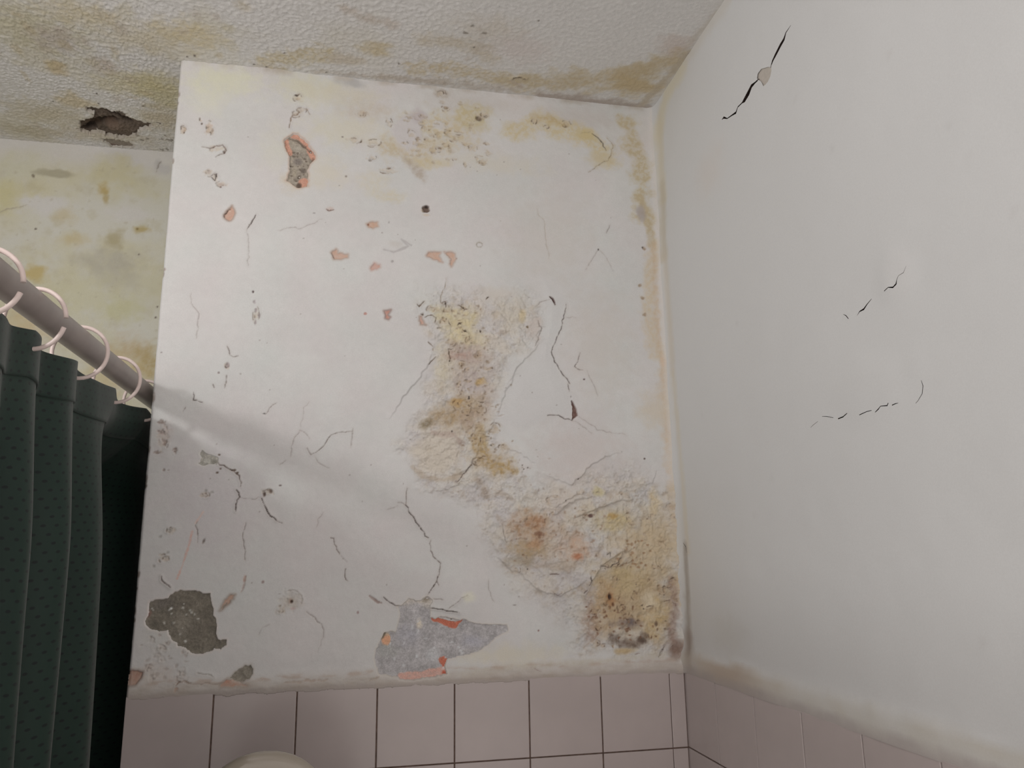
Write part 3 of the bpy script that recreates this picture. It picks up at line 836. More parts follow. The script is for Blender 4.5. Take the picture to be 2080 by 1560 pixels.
    S.hole(FP(K(0, 1170, [(1030, 770), (1100, 765), (1160, 780), (1150, 830), (1110, 885), (1040, 890)])), 0.003, lit((146, 104, 86)), edge=lit((110, 84, 74)))
    S.hole(FP(K(0, 1170, [(1412, 910), (1440, 890), (1462, 905), (1445, 945), (1420, 950)])), 0.002, lit((160, 110, 86)))
    X(K(0, 1170, [(1432, 890), (1450, 865), (1500, 852), (1540, 870), (1640, 880)]), 2.6, col=lit((110, 84, 70)), a=0.8, lip=0.001)
    X(K(0, 1170, [(1640, 880), (1700, 870), (1800, 868)]), 1.8, col=lit((120, 90, 76)), a=0.75)
    X(K(0, 1170, [(1600, 790), (1690, 800), (1740, 830)]), 1.6, col=lit((130, 120, 108)), a=0.6, lip=0.001)
    S.hole(FP(K(0, 1170, [(1790, 880), (1850, 838), (1920, 850), (1960, 865), (2022, 880), (2010, 898), (1900, 890), (1800, 900)])), 0.002, lit((160, 92, 66)), edge=lit((120, 90, 76)))
    X(K(520, 1170, [(230, 865), (330, 858), (390, 850), (480, 845), (580, 835)]), 3.4, col=lit((140, 112, 96)), a=0.7, amp=0.0016)
    X(K(520, 1170, [(920, 845), (1000, 815)]), 3.0, col=lit((120, 96, 76)), a=0.7)
    # open slit where the loose sheet has lifted
    S.hole(FP(K(1040, 780, [(470, 62), (490, 130), (525, 190), (540, 255), (485, 300), (490, 200), (474, 110)])), 0.007, (116, 78, 66), amp=0.0004)

    # ---- bottom band of smeared filler over the top edge of the tiles, corner fillet, worn left edge
    bz = Z0 + 0.1435 + 0.0040 * fbm(U, V * 0, 26, 5, 91, 0.6)
    tz = Z0 + 0.171 + 0.005 * fbm(U, V * 0, 14, 3, 92)
    up_ = 1 - sstep(-0.022, 0.016, V - tz)
    bm = up_ * sstep(-0.001, 0.001, V - bz)
    S.h = S.h * (1 - 0.8 * up_) + up_ * (0.0057 + 0.0012 * sstep(0.0, 0.016, V - bz) * (1 + fbm(U, V * 2, 40, 3, 93)))
    S.h = np.where(V < bz, -0.002, S.h)
    bn = fbm(U, V * 3, 25, 4, 95)
    S.tint(np.s_[:, :], bm * np.clip(0.75 + 0.35 * bn, 0, 1), lit((136, 119, 107)))
    S.tint(np.s_[:, :], (1 - sstep(0.0, 0.014, V - bz + 0.006 * bn)) * 0.7, (156, 141, 132))
    S.tint(np.s_[:, :], np.exp(-((V - tz) / 0.004) ** 2) * 0.5 * sstep(-0.1, 0.4, bn), lit((140, 112, 96)))
    fil = np.exp(-(np.clip(-U, 0, None) / 0.011) ** 2)
    S.h += fil * (0.006 + 0.003 * fbm(U * 0, V, 12, 3, 97))
    S.tint(np.s_[:, :], np.exp(-((U + 0.006) / 0.006) ** 2) * sstep(Z0 + 0.45, Z0 + 0.7, V) * 0.6, (196, 188, 178))
    # ---- larger patches, bare plaster behind
    PA = FP(K(0, 1170, [(1215, 205), (1290, 185), (1365, 180), (1375, 150), (1460, 110), (1530, 115), (1620, 125), (1640, 140), (1705, 135), (1715, 200), (1730, 260),
              (1735, 320), (1760, 350), (1755, 420), (1760, 490), (1790, 520), (1850, 515), (1840, 560), (1790, 600), (1740, 600), (1700, 620), (1640, 640), (1570, 635),
              (1510, 600), (1460, 575), (1400, 530), (1365, 480), (1360, 450), (1290, 450), (1230, 440), (1175, 400), (1175, 370), (1195, 320), (1205, 250)]))
    PB = FP(K(520, 1170, [(1180, 240), (1240, 180), (1300, 200), (1340, 200), (1390, 160), (1440, 200), (1410, 240), (1420, 330), (1455, 350), (1500, 325), (1600, 345),
              (1660, 355), (1700, 350), (1760, 380), (1850, 390), (2035, 395), (2050, 445), (1960, 490), (1890, 555), (1820, 610), (1700, 645), (1555, 680), (1535, 740),
              (1552, 800), (1440, 822), (1300, 845), (1200, 850), (1140, 820), (1000, 800), (980, 750), (960, 670), (975, 590), (1000, 540), (1040, 460), (1090, 445), (1130, 460),
              (1160, 380), (1170, 300), (1150, 250)]))
    PC = FP(K(520, 0, [(220, 1140), (260, 1115), (300, 1082), (340, 1085), (400, 1140), (440, 1190), (480, 1240), (485, 1290), (440, 1330), (420, 1380), (425, 1430),
              (425, 1510), (330, 1530), (290, 1490), (240, 1465), (265, 1400), (270, 1320), (270, 1260), (240, 1210)]))
    PD = FP(K(0, 780, [(1640, 532), (1680, 570), (1740, 580), (1772, 600), (1772, 652), (1720, 655), (1640, 668), (1612, 650), (1632, 600), (1618, 560)]))
    PE = FP(K(0, 1170, [(1855, 835), (1920, 770), (1990, 730), (2040, 718), (2062, 760), (2030, 830), (1980, 862), (1915, 858)]))
    polys = [S.hole(p, d_, edge=e) for p, d_, e in [(PA, 0.007, lit((168, 152, 144))), (PB, 0.006, lit((160, 146, 136))), (PC, 0.009, (190, 158, 134)), (PD, 0.004, lit((164, 154, 146))), (PE, 0.006, lit((150, 136, 126)))]]

    er = np.clip(1 - (U + W) / 0.005, 0, 1)
    S.h -= 0.004 * er ** 2
    S.U += (er > 0.5) * 0.0009 * np.clip(fbm(U * 0, V, 14, 5, 98, 0.65), -0.4, 1.2)
    for k in range(14):
        zz = Z0 + 0.16 + rng.random() * 1.25
        S.blob((-W + 0.001, zz), 0.003 + 0.003 * rng.random(), 0.004 + rng.random() * 0.012, (150, 126, 112), 0.6, warp=0.6, ns=90, dh=-0.0015)
    S.C[:, :3] *= 0.985
    # mould line under the ceiling
    topm = sstep(HC - 0.016, HC - 0.002, V + 0.006 * fbm(U, V, 40, 3, 99))
    S.tint(np.s_[:, :], topm * 0.5 * sstep(-0.2, 0.4, fbm(U, V * 0, 12, 4, 100)), (160, 142, 120))

    P = face_plane(S)
    # the return of the wall, running back into the recess
    left = P[:, :1].copy(); back = left.copy(); back[..., 0] = -W + 0.002; back[..., 1] = D
    mid = left.copy(); mid[..., 1] += 0.01; mid[..., 0] = -W
    P = np.concatenate([back, mid, P], 1)
    Cc = albedo(S.C, sat=0.74); Cc = np.concatenate([Cc[:, :1] * 0 + albedo((190, 184, 172)), Cc[:, :1], Cc], 1)
    me = grid_mesh('wall_back', P, Cc)
    wall = new_obj('wall_back', me, M_WALL)
    wall['kind'] = 'structure'; wall['label'] = 'projecting white wall with peeling yellowed paint and cracks'; wall['category'] = 'wall'

    # ---- bare plaster parts
    def pb(c, ru, rv, col, a=0.8, **k): return lambda sh: sh.blob(on_face(c), ru * MM, rv * MM, col, a, **k)
    def pl(pts, w, col, a=0.9, **k): return lambda sh: sh.band(FP(pts), w * MM, col, a, **k)
    cem = lit((98, 88, 77))
    pa = [pb((300, 1245), 10, 12, lit((120, 78, 70)), 0.6)] + [pb((300 + rng.random() * 150, 1210 + rng.random() * 100), 2 + rng.random() * 2, 2 + rng.random() * 2, lit((158, 150, 142)), 0.8, warp=0.4, ns=200, dh=0.0008) for _ in range(24)]
    pa += [pb((347, 1236), 3.5, 3.5, lit((176, 170, 164)), 1.0, warp=0.1, dh=0.001), pb((370, 1270), 40, 30, lit((126, 114, 102)), 0.5, soft=0.9), pb((330, 1225), 40, 20, lit((98, 88, 82)), 0.5, soft=0.9),
           pl([(373, 1197), (395, 1195), (420, 1203)], 4, lit((150, 112, 98)), 0.6)]
    bare_patch('bare_plaster', polys[0], face_plane, 0.004, cem, pa, wall, 'dark grey bare plaster patch')
    cemB = lit((138, 129, 127)); rd = lit((158, 84, 64)); pk = lit((168, 122, 108))
    pbL = [pl([(815, 1220), (850, 1216), (875, 1224)], 16, lit((164, 150, 138)), 0.85), pb((866, 1218), 14, 9, lit((120, 106, 92)), 0.9, dh=-0.002),
           pb((851, 1268), 8, 13, lit((172, 156, 140)), 0.95, warp=0.4, ns=80, dh=0.0012),
           pl([(885, 1256), (905, 1262), (925, 1270), (933, 1258)], 7.5, rd, 1.0, soft=0.25, dh=-0.001), pl([(895, 1252), (915, 1257), (930, 1257)], 5.5, lit((86, 78, 68)), 1.0, soft=0.3, dh=-0.003),
           pl([(900, 1342), (906, 1350), (904, 1368)], 9, rd, 1.0, soft=0.25), pl([(815, 1376), (850, 1372), (885, 1366), (900, 1362)], 9, pk, 0.95, soft=0.4, patchy=0.2),
           pb((902, 1366), 6, 6, lit((150, 66, 48)), 0.9), pb((784, 1300), 9, 12, lit((178, 124, 92)), 0.95, soft=0.3), pb((786, 1288), 10, 7, lit((150, 136, 116)), 0.9, patchy=0.4), pb((779, 1290), 4, 12, lit((92, 80, 66)), 0.9, ang=-0.5),
           pb((785, 1320), 30, 20, lit((134, 128, 122)), 0.6), pb((880, 1330), 26, 22, lit((162, 156, 154)), 0.6, soft=0.9), pb((830, 1290), 30, 30, lit((132, 126, 132)), 0.5, soft=0.9), pb((960, 1300), 40, 20, lit((134, 128, 136)), 0.5, soft=0.9)]
    pbL += [pb((770 + rng.random() * 240, 1250 + rng.random() * 110), 2 + rng.random() * 4, 2 + rng.random() * 3, lit((166, 160, 158)), 0.7, warp=0.4, ns=200, dh=0.0006) for _ in range(26)]
    bare_patch('bare_plaster', polys[1], face_plane, 0.0032, cemB, pbL, wall, 'lilac grey bare plaster patch with red undercoat at its rim')
    cemC = (152, 140, 124)
    orc = (198, 142, 118)
    pcL = [pl([(578, 285), (585, 310)], 9, orc, 0.95, soft=0.4), pl([(595, 273), (610, 278), (628, 300), (636, 318)], 7, orc, 0.95, soft=0.4), pb((617, 370), 13, 12, orc, 0.95, soft=0.3),
           pb((607, 375), 6, 8, (96, 78, 66), 0.9, dh=-0.002), pl([(588, 280), (605, 284), (618, 296), (630, 306)], 4, (112, 96, 82), 0.9, dh=-0.002), pb((605, 325), 14, 14, (120, 110, 102), 0.8), pb((615, 345), 9, 10, (104, 94, 84), 0.8, dh=-0.002),
           pb((598, 350), 8, 16, (170, 156, 132), 0.7, patchy=0.4), pb((636, 325), 6, 9, (120, 92, 78), 0.8), pb((604, 300), 14, 10, (170, 160, 144), 0.7)]
    pcL += [pb((585 + rng.random() * 48, 285 + rng.random() * 90), 2 + rng.random() * 3, 2 + rng.random() * 3, (96, 82, 70), 0.7, warp=0.5, ns=200, dh=-0.002) for _ in range(26)]
    bare_patch('bare_plaster', polys[2], face_plane, 0.0055, cemC, pcL, wall, 'crumbling grey plaster hole ringed with orange', rough=0.002)
    bare_patch('bare_plaster', polys[3], face_plane, 0.0018, lit((136, 127, 117)), [pb((420, 937), 8, 7, lit((160, 152, 142)), 0.7), pb((436, 938), 8, 8, lit((108, 100, 90)), 0.7)], wall, 'small grey plaster chip')
    bare_patch('bare_plaster', polys[4], face_plane, 0.0035, lit((118, 107, 95)), [pb((510, 1355), 6, 6, lit((90, 82, 72)), 0.7)], wall, 'small grey plaster chip above the tiles')

    # ---- wall behind and below the tiles, grout bed, tiles
    bm = bmesh.new()
    bmesh.ops.create_cube(bm, size=1, matrix=Matrix.Translation((-W / 2, D / 2 - 0.0, (Z0 + 0.148) / 2)) @ Matrix.Diagonal((W - 0.004, D, Z0 + 0.148, 1)))
    me = bpy.data.meshes.new('grout_bed'); bm.to_mesh(me); bm.free()
    gb = new_obj('grout_bed', me, M_GROUT, wall); gb.location = (0, -0.0028, 0)
    return wall


def tile_mesh(w, h, t=0.006, bev=0.0012):
    bm = bmesh.new()
    bmesh.ops.create_cube(bm, size=1, matrix=Matrix.Diagonal((w, t, h, 1)))
    es = [e for e in bm.edges if all(v.co.y < 0 for v in e.verts)]
    bmesh.ops.bevel(bm, geom=es, offset=bev, segments=3, profile=0.5, affect='EDGES')
    me = bpy.data.meshes.new('tile'); bm.to_mesh(me); bm.free()
    me.materials.append(M_TILE)
    for p in me.polygons: p.use_smooth = False
    return me


def build_tiles(wall_b, wall_r):
    gap = 0.0025
    full = tile_mesh(T - gap, T - gap)
    G0 = 0.0392
    cut = tile_mesh(G0 - gap - 0.005, T - gap)
    lw = W - (G0 + 6 * T)
    lft = tile_mesh(lw - gap / 2, T - gap)
    for r in range(3):
        zc = Z0 + T / 2 - r * T
        def put(me, x):
            o = new_obj('tile', me, None, wall_b)
            o.location = (x, -0.0024 - rng.random() * 0.0006, zc)
            o.rotation_euler = (rng.normal() * 0.002, 0, rng.normal() * 0.002)
        put(cut, -G0 / 2 - 0.0035)
        for k in range(6):
            put(full, -G0 - (k + 0.5) * T)
        put(lft, -G0 - 6 * T - lw / 2 - gap / 4)
        for k in range(7):
            o = new_obj('tile', full, None, wall_r)
            o.rotation_euler = (0, 0, -math.pi / 2 + rng.normal() * 0.002)
            o.location = (-0.0024 - rng.random() * 0.0005, -0.1457 + T - (k + 0.5) * T - 0.001, zc)


# ------------------------------------------------------------------ right wall
def slit(pts, widths):
    """closed outline of an opened crack from its centre line (photo pixels) and widths (pixels)"""
    P2 = np.array(RP(pts)); n = len(P2)
    sc = np.linalg.norm(np.array(on_right((pts[0][0] + 10, pts[0][1]))) - np.array(on_right(pts[0]))) / 10
    sc = min(sc, 0.0013)
    A, Bq = [], []
    for i in range(n):
        t = P2[min(i + 1, n - 1)] - P2[max(i - 1, 0)]; t /= np.linalg.norm(t) + 1e-9
        nn = np.array([-t[1], t[0]]); w = max(widths[i], 0.25) * sc * 0.5
        A.append(P2[i] + nn * w + rng.normal(size=2) * 0.00012); Bq.append(P2[i] - nn * w + rng.normal(size=2) * 0.00012)
    return A + Bq[::-1]


def build_wall_right():
    Y1 = -1.35
    slits = []
    c1 = K(1040, 0, [(1705, 972), (1720, 955), (1748, 963), (1790, 935), (1820, 915), (1835, 870), (1872, 835), (1890, 815), (1925, 755), (1950, 700), (1980, 672), (2005, 648)])
    slits.append(slit(c1, [1.0, 3.5, 1.6, 2.2, 3.6, 2.0, 2.2, 7, 9, 6, 2.6, 2.4]))
    slits.append(slit([(1565, 138), (1569, 124), (1575, 112), (1585, 92), (1592, 80), (1596, 66), (1606, 51)], [2.0, 3.2, 4.6, 5.0, 4.6, 2.2, 0.4]))
    c2 = K(1560, 390, [(1135, 600), (1115, 655), (1075, 680), (1060, 715), (1056, 748), (1030, 776), (990, 776), (955, 806)])
    slits.append(slit(c2, [0.4, 0.8, 0.8, 1.0, 2.6, 2.2, 1.2, 1.0]))
    slits.append(slit(K(1560, 390, [(838, 868), (800, 915), (775, 952), (742, 970), (720, 1005)]), [0.4, 1.6, 2.6, 1.4, 0.4]))
    slits.append(slit(K(1560, 390, [(608, 992), (630, 1005), (650, 1030)]), [0.4, 1.0, 1.0]))
    slits.append(slit(K(1560, 780, [(1245, -30), (1256, 15), (1250, 80), (1215, 138), (1198, 158)]), [0.4, 1.2, 1.2, 0.9, 0.3]))
    slits.append(slit(K(1560, 780, [(1062, 154), (1040, 160), (1014, 173)]), [0.4, 1.2, 1.4]))
    slits.append(slit(K(1560, 780, [(987, 153), (978, 176), (925, 181), (905, 205), (878, 230)]), [1.0, 1.2, 1.0, 1.5, 0.8]))
    slits.append(slit(K(1560, 780, [(850, 213), (810, 225), (750, 252)]), [0.6, 0.9, 1.0]))
    slits.append(slit(K(1560, 780, [(648, 238), (610, 268), (570, 283)]), [1.0, 1.6, 1.4]))
    slits.append(slit(K(1560, 780, [(530, 274), (480, 264), (440, 262)]), [0.6, 0.6, 0.3]))
    slits.append(slit(K(1560, 780, [(405, 305), (365, 335), (345, 355)]), [0.4, 0.6, 0.3]))
    slits.append(slit(K(1040, 780, [(1390, 1290), (1410, 1320), (1418, 1370)]), [0.6, 1.4, 0.6]))
    chip = RP([(1539, 160), (1540, 150), (1547, 140), (1560, 136), (1566, 137), (1567, 143), (1565, 155), (1560, 166), (1555, 172), (1551, 175), (1547, 166)])
    polys = [np.array(s) for s in slits] + [np.array(chip)]

    vs = []; edges = []
    for p in polys:
        o = len(vs)
        vs += [Vector(q) for q in p]
        edges += [(o + i, o + (i + 1) % len(p)) for i in range(len(p))]
    ys = np.linspace(Y1, 0.0, 136); zs = np.linspace(Z0 + 0.146, HC + 0.004, 130)
    for j, z in enumerate(zs):
        for i, y in enumerate(ys):
            bd = i in (0, len(ys) - 1) or j in (0, len(zs) - 1)
            yy = y + (0 if bd else rng.normal() * 0.0008); zz = z + (0 if bd else rng.normal() * 0.0008)
            vs.append(Vector((yy, zz)))
    res = delaunay_2d_cdt(vs, edges, [], 0, 1e-6)
    V2 = np.array([(v.x, v.y) for v in res[0]]); Tf = np.array([tuple(f) for f in res[2]])
    cen = V2[Tf].mean(1)
    inside = np.zeros(len(Tf), bool)
    for p in polys:
        bb = (cen[:, 0] > p[:, 0].min()) & (cen[:, 0] < p[:, 0].max()) & (cen[:, 1] > p[:, 1].min()) & (cen[:, 1] < p[:, 1].max())
        ii = np.where(bb)[0]
        if len(ii):
            inside[ii] |= poly_sdf(cen[ii, 0], cen[ii, 1], p) < 0
    Tf = Tf[~inside]
    Yc, Zc = V2[:, 0], V2[:, 1]
    h = 0.0025 * fbm(Yc, Zc, 3.5, 3, 12) + 0.0005 * fbm(Yc, Zc, 25, 2, 14)
    C = np.zeros((len(V2), 3)) + np.array((193, 190, 185))
    def bl(p, ru, rv, col, a=0.6, soft=0.9):
        c = on_right(p); d = np.hypot((Yc - c[0]) / ru, (Zc - c[1]) / rv) + 0.3 * fbm(Yc, Zc, 25, 3, int(rng.integers(90)))
        mk = (1 - sstep(1 - soft, 1, d)) * a
        C[:] += (np.array(col, float) - C) * mk[:, None]
        return mk
    def ln(pts, w, col, a=0.6, soft=0.8):
        d = line_near(Yc, Zc, RP(pts))[0] / w + 0.35 * fbm(Yc, Zc, 30, 4, int(rng.integers(90)))
        mk = (1 - sstep(1 - soft, 1, d)) * a
        C[:] += (np.array(col, float) - C) * mk[:, None]
        return mk
    # yellowing along the corner and the top
    ln([(1385, 140), (1355, 190), (1345, 230), (1338, 270)], 0.04, (198, 186, 156), 0.7)
    ln([(1340, 250), (1342, 330), (1346, 400)], 0.03, (196, 182, 152), 0.6)
    ln([(1344, 380), (1347, 440), (1350, 520)], 0.026, (182, 168, 142), 0.6)
    ln([(1352, 520), (1360, 640), (1368, 760)], 0.02, (192, 178, 156), 0.5)
    ln([(1368, 760), (1385, 960), (1398, 1120)], 0.016, (196, 182, 156), 0.5)
    ln([(1480, 0), (1400, 110)], 0.03, (190, 180, 164), 0.5)
    ln([(1392, 1110), (1398, 1250), (1402, 1345)], 0.016, (140, 126, 110), 0.55)
    ln([(1400, 1300), (1402, 1350)], 0.03, (140, 118, 102), 0.5)
    bl((1480, 1290), 0.10, 0.06, (184, 178, 166), 0.4)
    bl((1440, 350), 0.10, 0.08, (196, 184, 172), 0.4)
    # raised blister beside the middle crack, hollow edge at the lower one
    def bump(p, ru, rv, dh):
        c = on_right(p); d = np.hypot((Yc - c[0]) / ru, (Zc - c[1]) / rv)
        return dh * (1 - sstep(0.3, 1.0, d))
    h += bump((1818, 560), 0.05, 0.045, 0.0025) + bump((1860, 740), 0.03, 0.03, 0.0018) + bump((1760, 790), 0.10, 0.06, 0.003) + bump((1700, 200), 0.2, 0.15, 0.002)
    bl((1825, 555), 0.045, 0.045, (198, 192, 186), 0.3)
    for k in range(14):
        bl((1420 + rng.random() * 640, 40 + rng.random() * 1330), 0.009, 0.008, (172, 166, 160), 0.2)
    # stained filler over the tiles
    zb = Z0 + 0.150 + 0.004 * fbm(Yc, Yc * 0, 25, 4, 60)
    zt = Z0 + 0.185 + 0.006 * fbm(Yc, Yc * 0, 9, 3, 61)
    bmk = (1 - sstep(-0.004, 0.006, Zc - zt))
    h += 0.006 * bmk
    nb = fbm(Yc, Zc * 2, 18, 4, 66)
    C += (np.array((182, 173, 158.0)) - C) * (bmk * (0.6 + 0.35 * nb))[:, None]
    C += (np.array((170, 146, 124.0)) - C) * (bmk * 0.7 * np.exp(-((Yc + 0.2) / 0.14) ** 2))[:, None]
    C += (np.array((158, 145, 138.0)) - C) * ((1 - sstep(0.004, 0.020, Zc - Z0 - 0.146 + 0.008 * nb)) * 0.8)[:, None]
    # fillet into the corner
    h += 0.006 * np.exp(-(Yc / 0.012) ** 2)
    me = bpy.data.meshes.new('wall_right')
    X3 = np.stack([-h, Yc, Zc], -1)
    me.from_pydata(X3.tolist(), [], Tf.tolist()); me.update()
    # face the room
    if me.polygons[0].normal.x > 0: me.flip_normals()
    for p in me.polygons: p.use_smooth = True
    set_col(me, albedo(C, sat=0.75))
    wall = new_obj('wall_right', me, M_RIGHT)
    wall['kind'] = 'structure'; wall['label'] = 'smooth off-white side wall with dark diagonal cracks'; wall['category'] = 'wall'
    # crack interiors
    def hgt(y, z):
        return float(h[np.argmin((Yc - y) ** 2 + (Zc - z) ** 2)])
    for p in polys[:-1]:
        n = len(p); fr = [(-hgt(*q) + 0.0003, q[0], q[1]) for q in p]
        bk = [(0.016, q[0], q[1]) for q in p]
        c = p.mean(0)
        me = bpy.data.meshes.new('crack')
        me.from_pydata(fr + bk, [], [(i, (i + 1) % n, n + (i + 1) % n, n + i) for i in range(n)] + [tuple(range(n, 2 * n))])
        new_obj('crack', me, M_CRACK, wall)
    cp = polys[-1]; me = bpy.data.meshes.new('plaster_chip')
    x0 = -hgt(*cp.mean(0)) + 0.0016
    cen_ = cp.mean(0)
    big = [(x0, *(cen_ + (q - cen_) * 1.3)) for q in cp]; bk = [(x0 + 0.01, q[1], q[2]) for q in big]; n = len(big)
    me.from_pydata(big + bk, [], [tuple(range(n)), tuple(range(2 * n - 1, n - 1, -1))] + [(i, n + i, n + (i + 1) % n, (i + 1) % n) for i in range(n)])
    ch = new_obj('plaster_chip', me, plain_material('chip_plaster', albedo((172, 162, 150)), 0.8, 0.2, 0.06, 120, 0.0006, 600), wall)
    ch['label'] = 'beige plaster chip inside the crack'
    # dark sheet added behind the plaster, keeps light from showing through cracks
    me = bpy.data.meshes.new('dark_backing')
    me.from_pydata([(0.0175, Y1, 0), (0.0175, 0.05, 0), (0.0175, 0.05, HC + 0.02), (0.0175, Y1, HC + 0.02)], [], [(0, 1, 2, 3)])
    new_obj('dark_backing', me, M_CRACK, wall)
    # wall below, behind the tiles
    bm = bmesh.new()
    bmesh.ops.create_cube(bm, size=1, matrix=Matrix.Translation((0.03 - 0.0028, Y1 / 2, (Z0 + 0.149) / 2)) @ Matrix.Diagonal((0.06, -Y1, Z0 + 0.149, 1)))
    me = bpy.data.meshes.new('grout_bed'); bm.to_mesh(me); bm.free()
    new_obj('grout_bed', me, M_GROUT, wall)
    return wall


# ------------------------------------------------------------------ ceiling
def build_ceiling():
    def axis(a, b, d0, d1, coarse, fine):
        xs = [a]
        while xs[-1] < b:
            x = xs[-1]; xs.append(x + (fine if d0 < x < d1 else coarse))
        return np.array(xs)
    us = axis(-1.86, 0.008, -1.48, -1.12, 0.0026, 0.0015); vs = axis(-0.62, D + 0.004, 0.10, 0.42, 0.0026, 0.0015)
    S = Sheet(us, vs, (192, 186, 178)); S.cell = 0.0015
    U, V = S.U0, S.V0
    st = fbm(U, V * 0.8, 120, 2, 5) + 0.5 * fbm(U, V, 220, 1, 8)
    amp = 0.0014 * (0.45 + 0.55 * sstep(-0.1, -0.9, U))
    S.h += amp * np.clip(st * 1.6, -0.6, 1.0) + 0.003 * fbm(U, V, 4, 2, 6)
    S.C *= (1 + 0.03 * st)[..., None]
    B = lambda x, y, rx, ry, col, a=0.7, **k: S.blob(on_ceil((x, y)), rx, ry, col, a, **k)
    L = lambda pts, w, col, a=0.7, **k: S.band(CP(pts), w, col, a, **k)
    # general dirt
    n = fbm(U, V, 6, 4, 15)
    S.tint(np.s_[:, :], 0.5 * sstep(-0.1, 0.6, n) * sstep(-0.35, -1.2, U), (184, 172, 140))
    B(60, 60, 0.16, 0.12, (178, 166, 126), 0.7, soft=0.9)
    B(150, 25, 0.12, 0.06, (184, 164, 118), 0.6, soft=0.9, patchy=0.3)
    B(380, 70, 0.10, 0.07, (190, 168, 118), 0.75, soft=0.9, patchy=0.35)
    B(300, 80, 0.14, 0.08, (184, 168, 132), 0.6, soft=0.9)
    B(110, 80, 0.07, 0.07, (170, 154, 146), 0.5, soft=0.9)
    B(115, 140, 0.03, 0.04, (180, 150, 96), 0.6)
    B(215, 135, 0.04, 0.05, (160, 134, 108), 0.5, patchy=0.4)
    B(300, 165, 0.11, 0.07, (186, 170, 118), 0.75, soft=0.9, patchy=0.2)
    B(330, 190, 0.08, 0.10, (178, 164, 112), 0.7, soft=0.9)
    B(240, 175, 0.10, 0.06, (184, 170, 128), 0.6, soft=0.9)
    B(150, 205, 0.06, 0.05, (184, 160, 112), 0.6)
    B(100, 230, 0.14, 0.08, (176, 162, 132), 0.7, soft=0.9)
    B(60, 265, 0.14, 0.05, (168, 154, 122), 0.6, soft=0.9)
    B(330, 240, 0.07, 0.10, (176, 158, 124), 0.7, soft=0.9)
    B(220, 275, 0.20, 0.05, (178, 162, 134), 0.6, soft=0.9)
    for k in range(40):
        B(10 + rng.random() * 520, rng.random() * 260, 0.008 + rng.random() * 0.02, 0.008 + rng.random() * 0.025, [(170, 144, 96), (160, 140, 120), (176, 160, 116)][k % 3], 0.35, patchy=0.4, ps=120)
    # stains along the junction with the projecting wall, plus painted cove shade
    L([(540, 128), (600, 115), (655, 108)], 0.04, (182, 162, 118), 0.8, patchy=0.45, warp=0.8)
    B(765, 100, 0.05, 0.035, (184, 160, 112), 0.8, patchy=0.3)
    B(700, 120, 0.06, 0.03, (176, 158, 130), 0.6)
    L([(780, 156), (860, 163), (960, 174), (1040, 182)], 0.022, (164, 147, 126), 0.5, warp=0.9, patchy=0.3)  # shade of the cove, painted as a darker band
    L([(640, 146), (720, 152), (800, 158), (900, 168)], 0.012, (164, 147, 126), 0.5, warp=0.9, patchy=0.4)  # thinner start of the painted cove shade
    L([(840, 140), (900, 135), (970, 150), (1060, 165)], 0.034, (182, 160, 118), 0.75, patchy=0.55, warp=0.8)
    L([(860, 80), (930, 85), (980, 100), (1000, 120)], 0.03, (178, 160, 130), 0.6, patchy=0.3)
    B(1000, 60, 0.10, 0.06, (184, 170, 150), 0.5, soft=0.9)
    L([(700, 15), (740, 35), (800, 50)], 0.02, (172, 152, 132), 0.55, patchy=0.4)
    L([(1050, 165), (1150, 165), (1240, 160), (1300, 150)], 0.055, (180, 158, 116), 0.85, patchy=0.35, warp=0.8, ns=22)
    L([(1260, 150), (1320, 135), (1370, 115)], 0.045, (180, 156, 112), 0.85, patchy=0.25)
    B(1290, 175, 0.09, 0.05, (182, 156, 108), 0.85)
    L([(1100, 195), (1200, 205), (1310, 220)], 0.03, (154, 134, 118), 0.7)
    L([(1300, 215), (1350, 165), (1400, 105)], 0.018, (172, 154, 126), 0.7)
    L([(1390, 100), (1480, 0)], 0.012, (176, 164, 146), 0.5)
    B(1060, 100, 0.10, 0.07, (188, 170, 160), 0.45, soft=0.9)
    B(1370, 90, 0.05, 0.05, (180, 156, 140), 0.45)
    L([(950, 120), (980, 95), (975, 60)], 0.01, (166, 150, 132), 0.4, patchy=0.5)
    # scattered dark specks
    for p in [(578, 108), (810, 129), (963, 97), (1094, 42), (380, 115), (395, 114), (516, 132), (541, 137), (1400, 108), (196, 191), (200, 210), (107, 207), (1315, 224), (1190, 210), (663, 147), (325, 250), (335, 275), (350, 285)]:
        B(*p, 0.0035, 0.004, (84, 72, 62), 0.85, warp=0.3, ns=100)
    for p in [(290, 215), (322, 248), (288, 285), (300, 282), (330, 283), (340, 284), (347, 286), (278, 275), (205, 232), (960, 52), (946, 66), (985, 68), (330, 305), (340, 303)]:
        B(*p, 0.007, 0.006, (104, 92, 78), 0.6, warp=0.7, ns=120)
    # curling paint flake near the wall
    S.crack(CP(K(1040, 0, [(5, 640), (30, 630), (70, 628), (110, 640)])), 0.0035, 0.003, (96, 78, 62), 0.9, lip=0.003)
    S.band(CP([(1040, 165), (1058, 176)]), 0.008, (168, 146, 122), 0.6)
    # holes where the ceiling has come down
    PH = CP(K(0, 0, [(700, 875), (760, 868), (800, 885), (860, 880), (900, 905), (960, 905), (1010, 915), (1040, 950), (1090, 965), (1140, 985), (1230, 1000), (1242, 1020), (1190, 1050),
                     (1120, 1065), (1115, 1090), (1050, 1115), (960, 1122), (870, 1105), (810, 1072), (740, 1085), (690, 1080), (640, 1055), (660, 1020), (625, 1000), (650, 985), (700, 975), (760, 945), (750, 915), (705, 905)]))
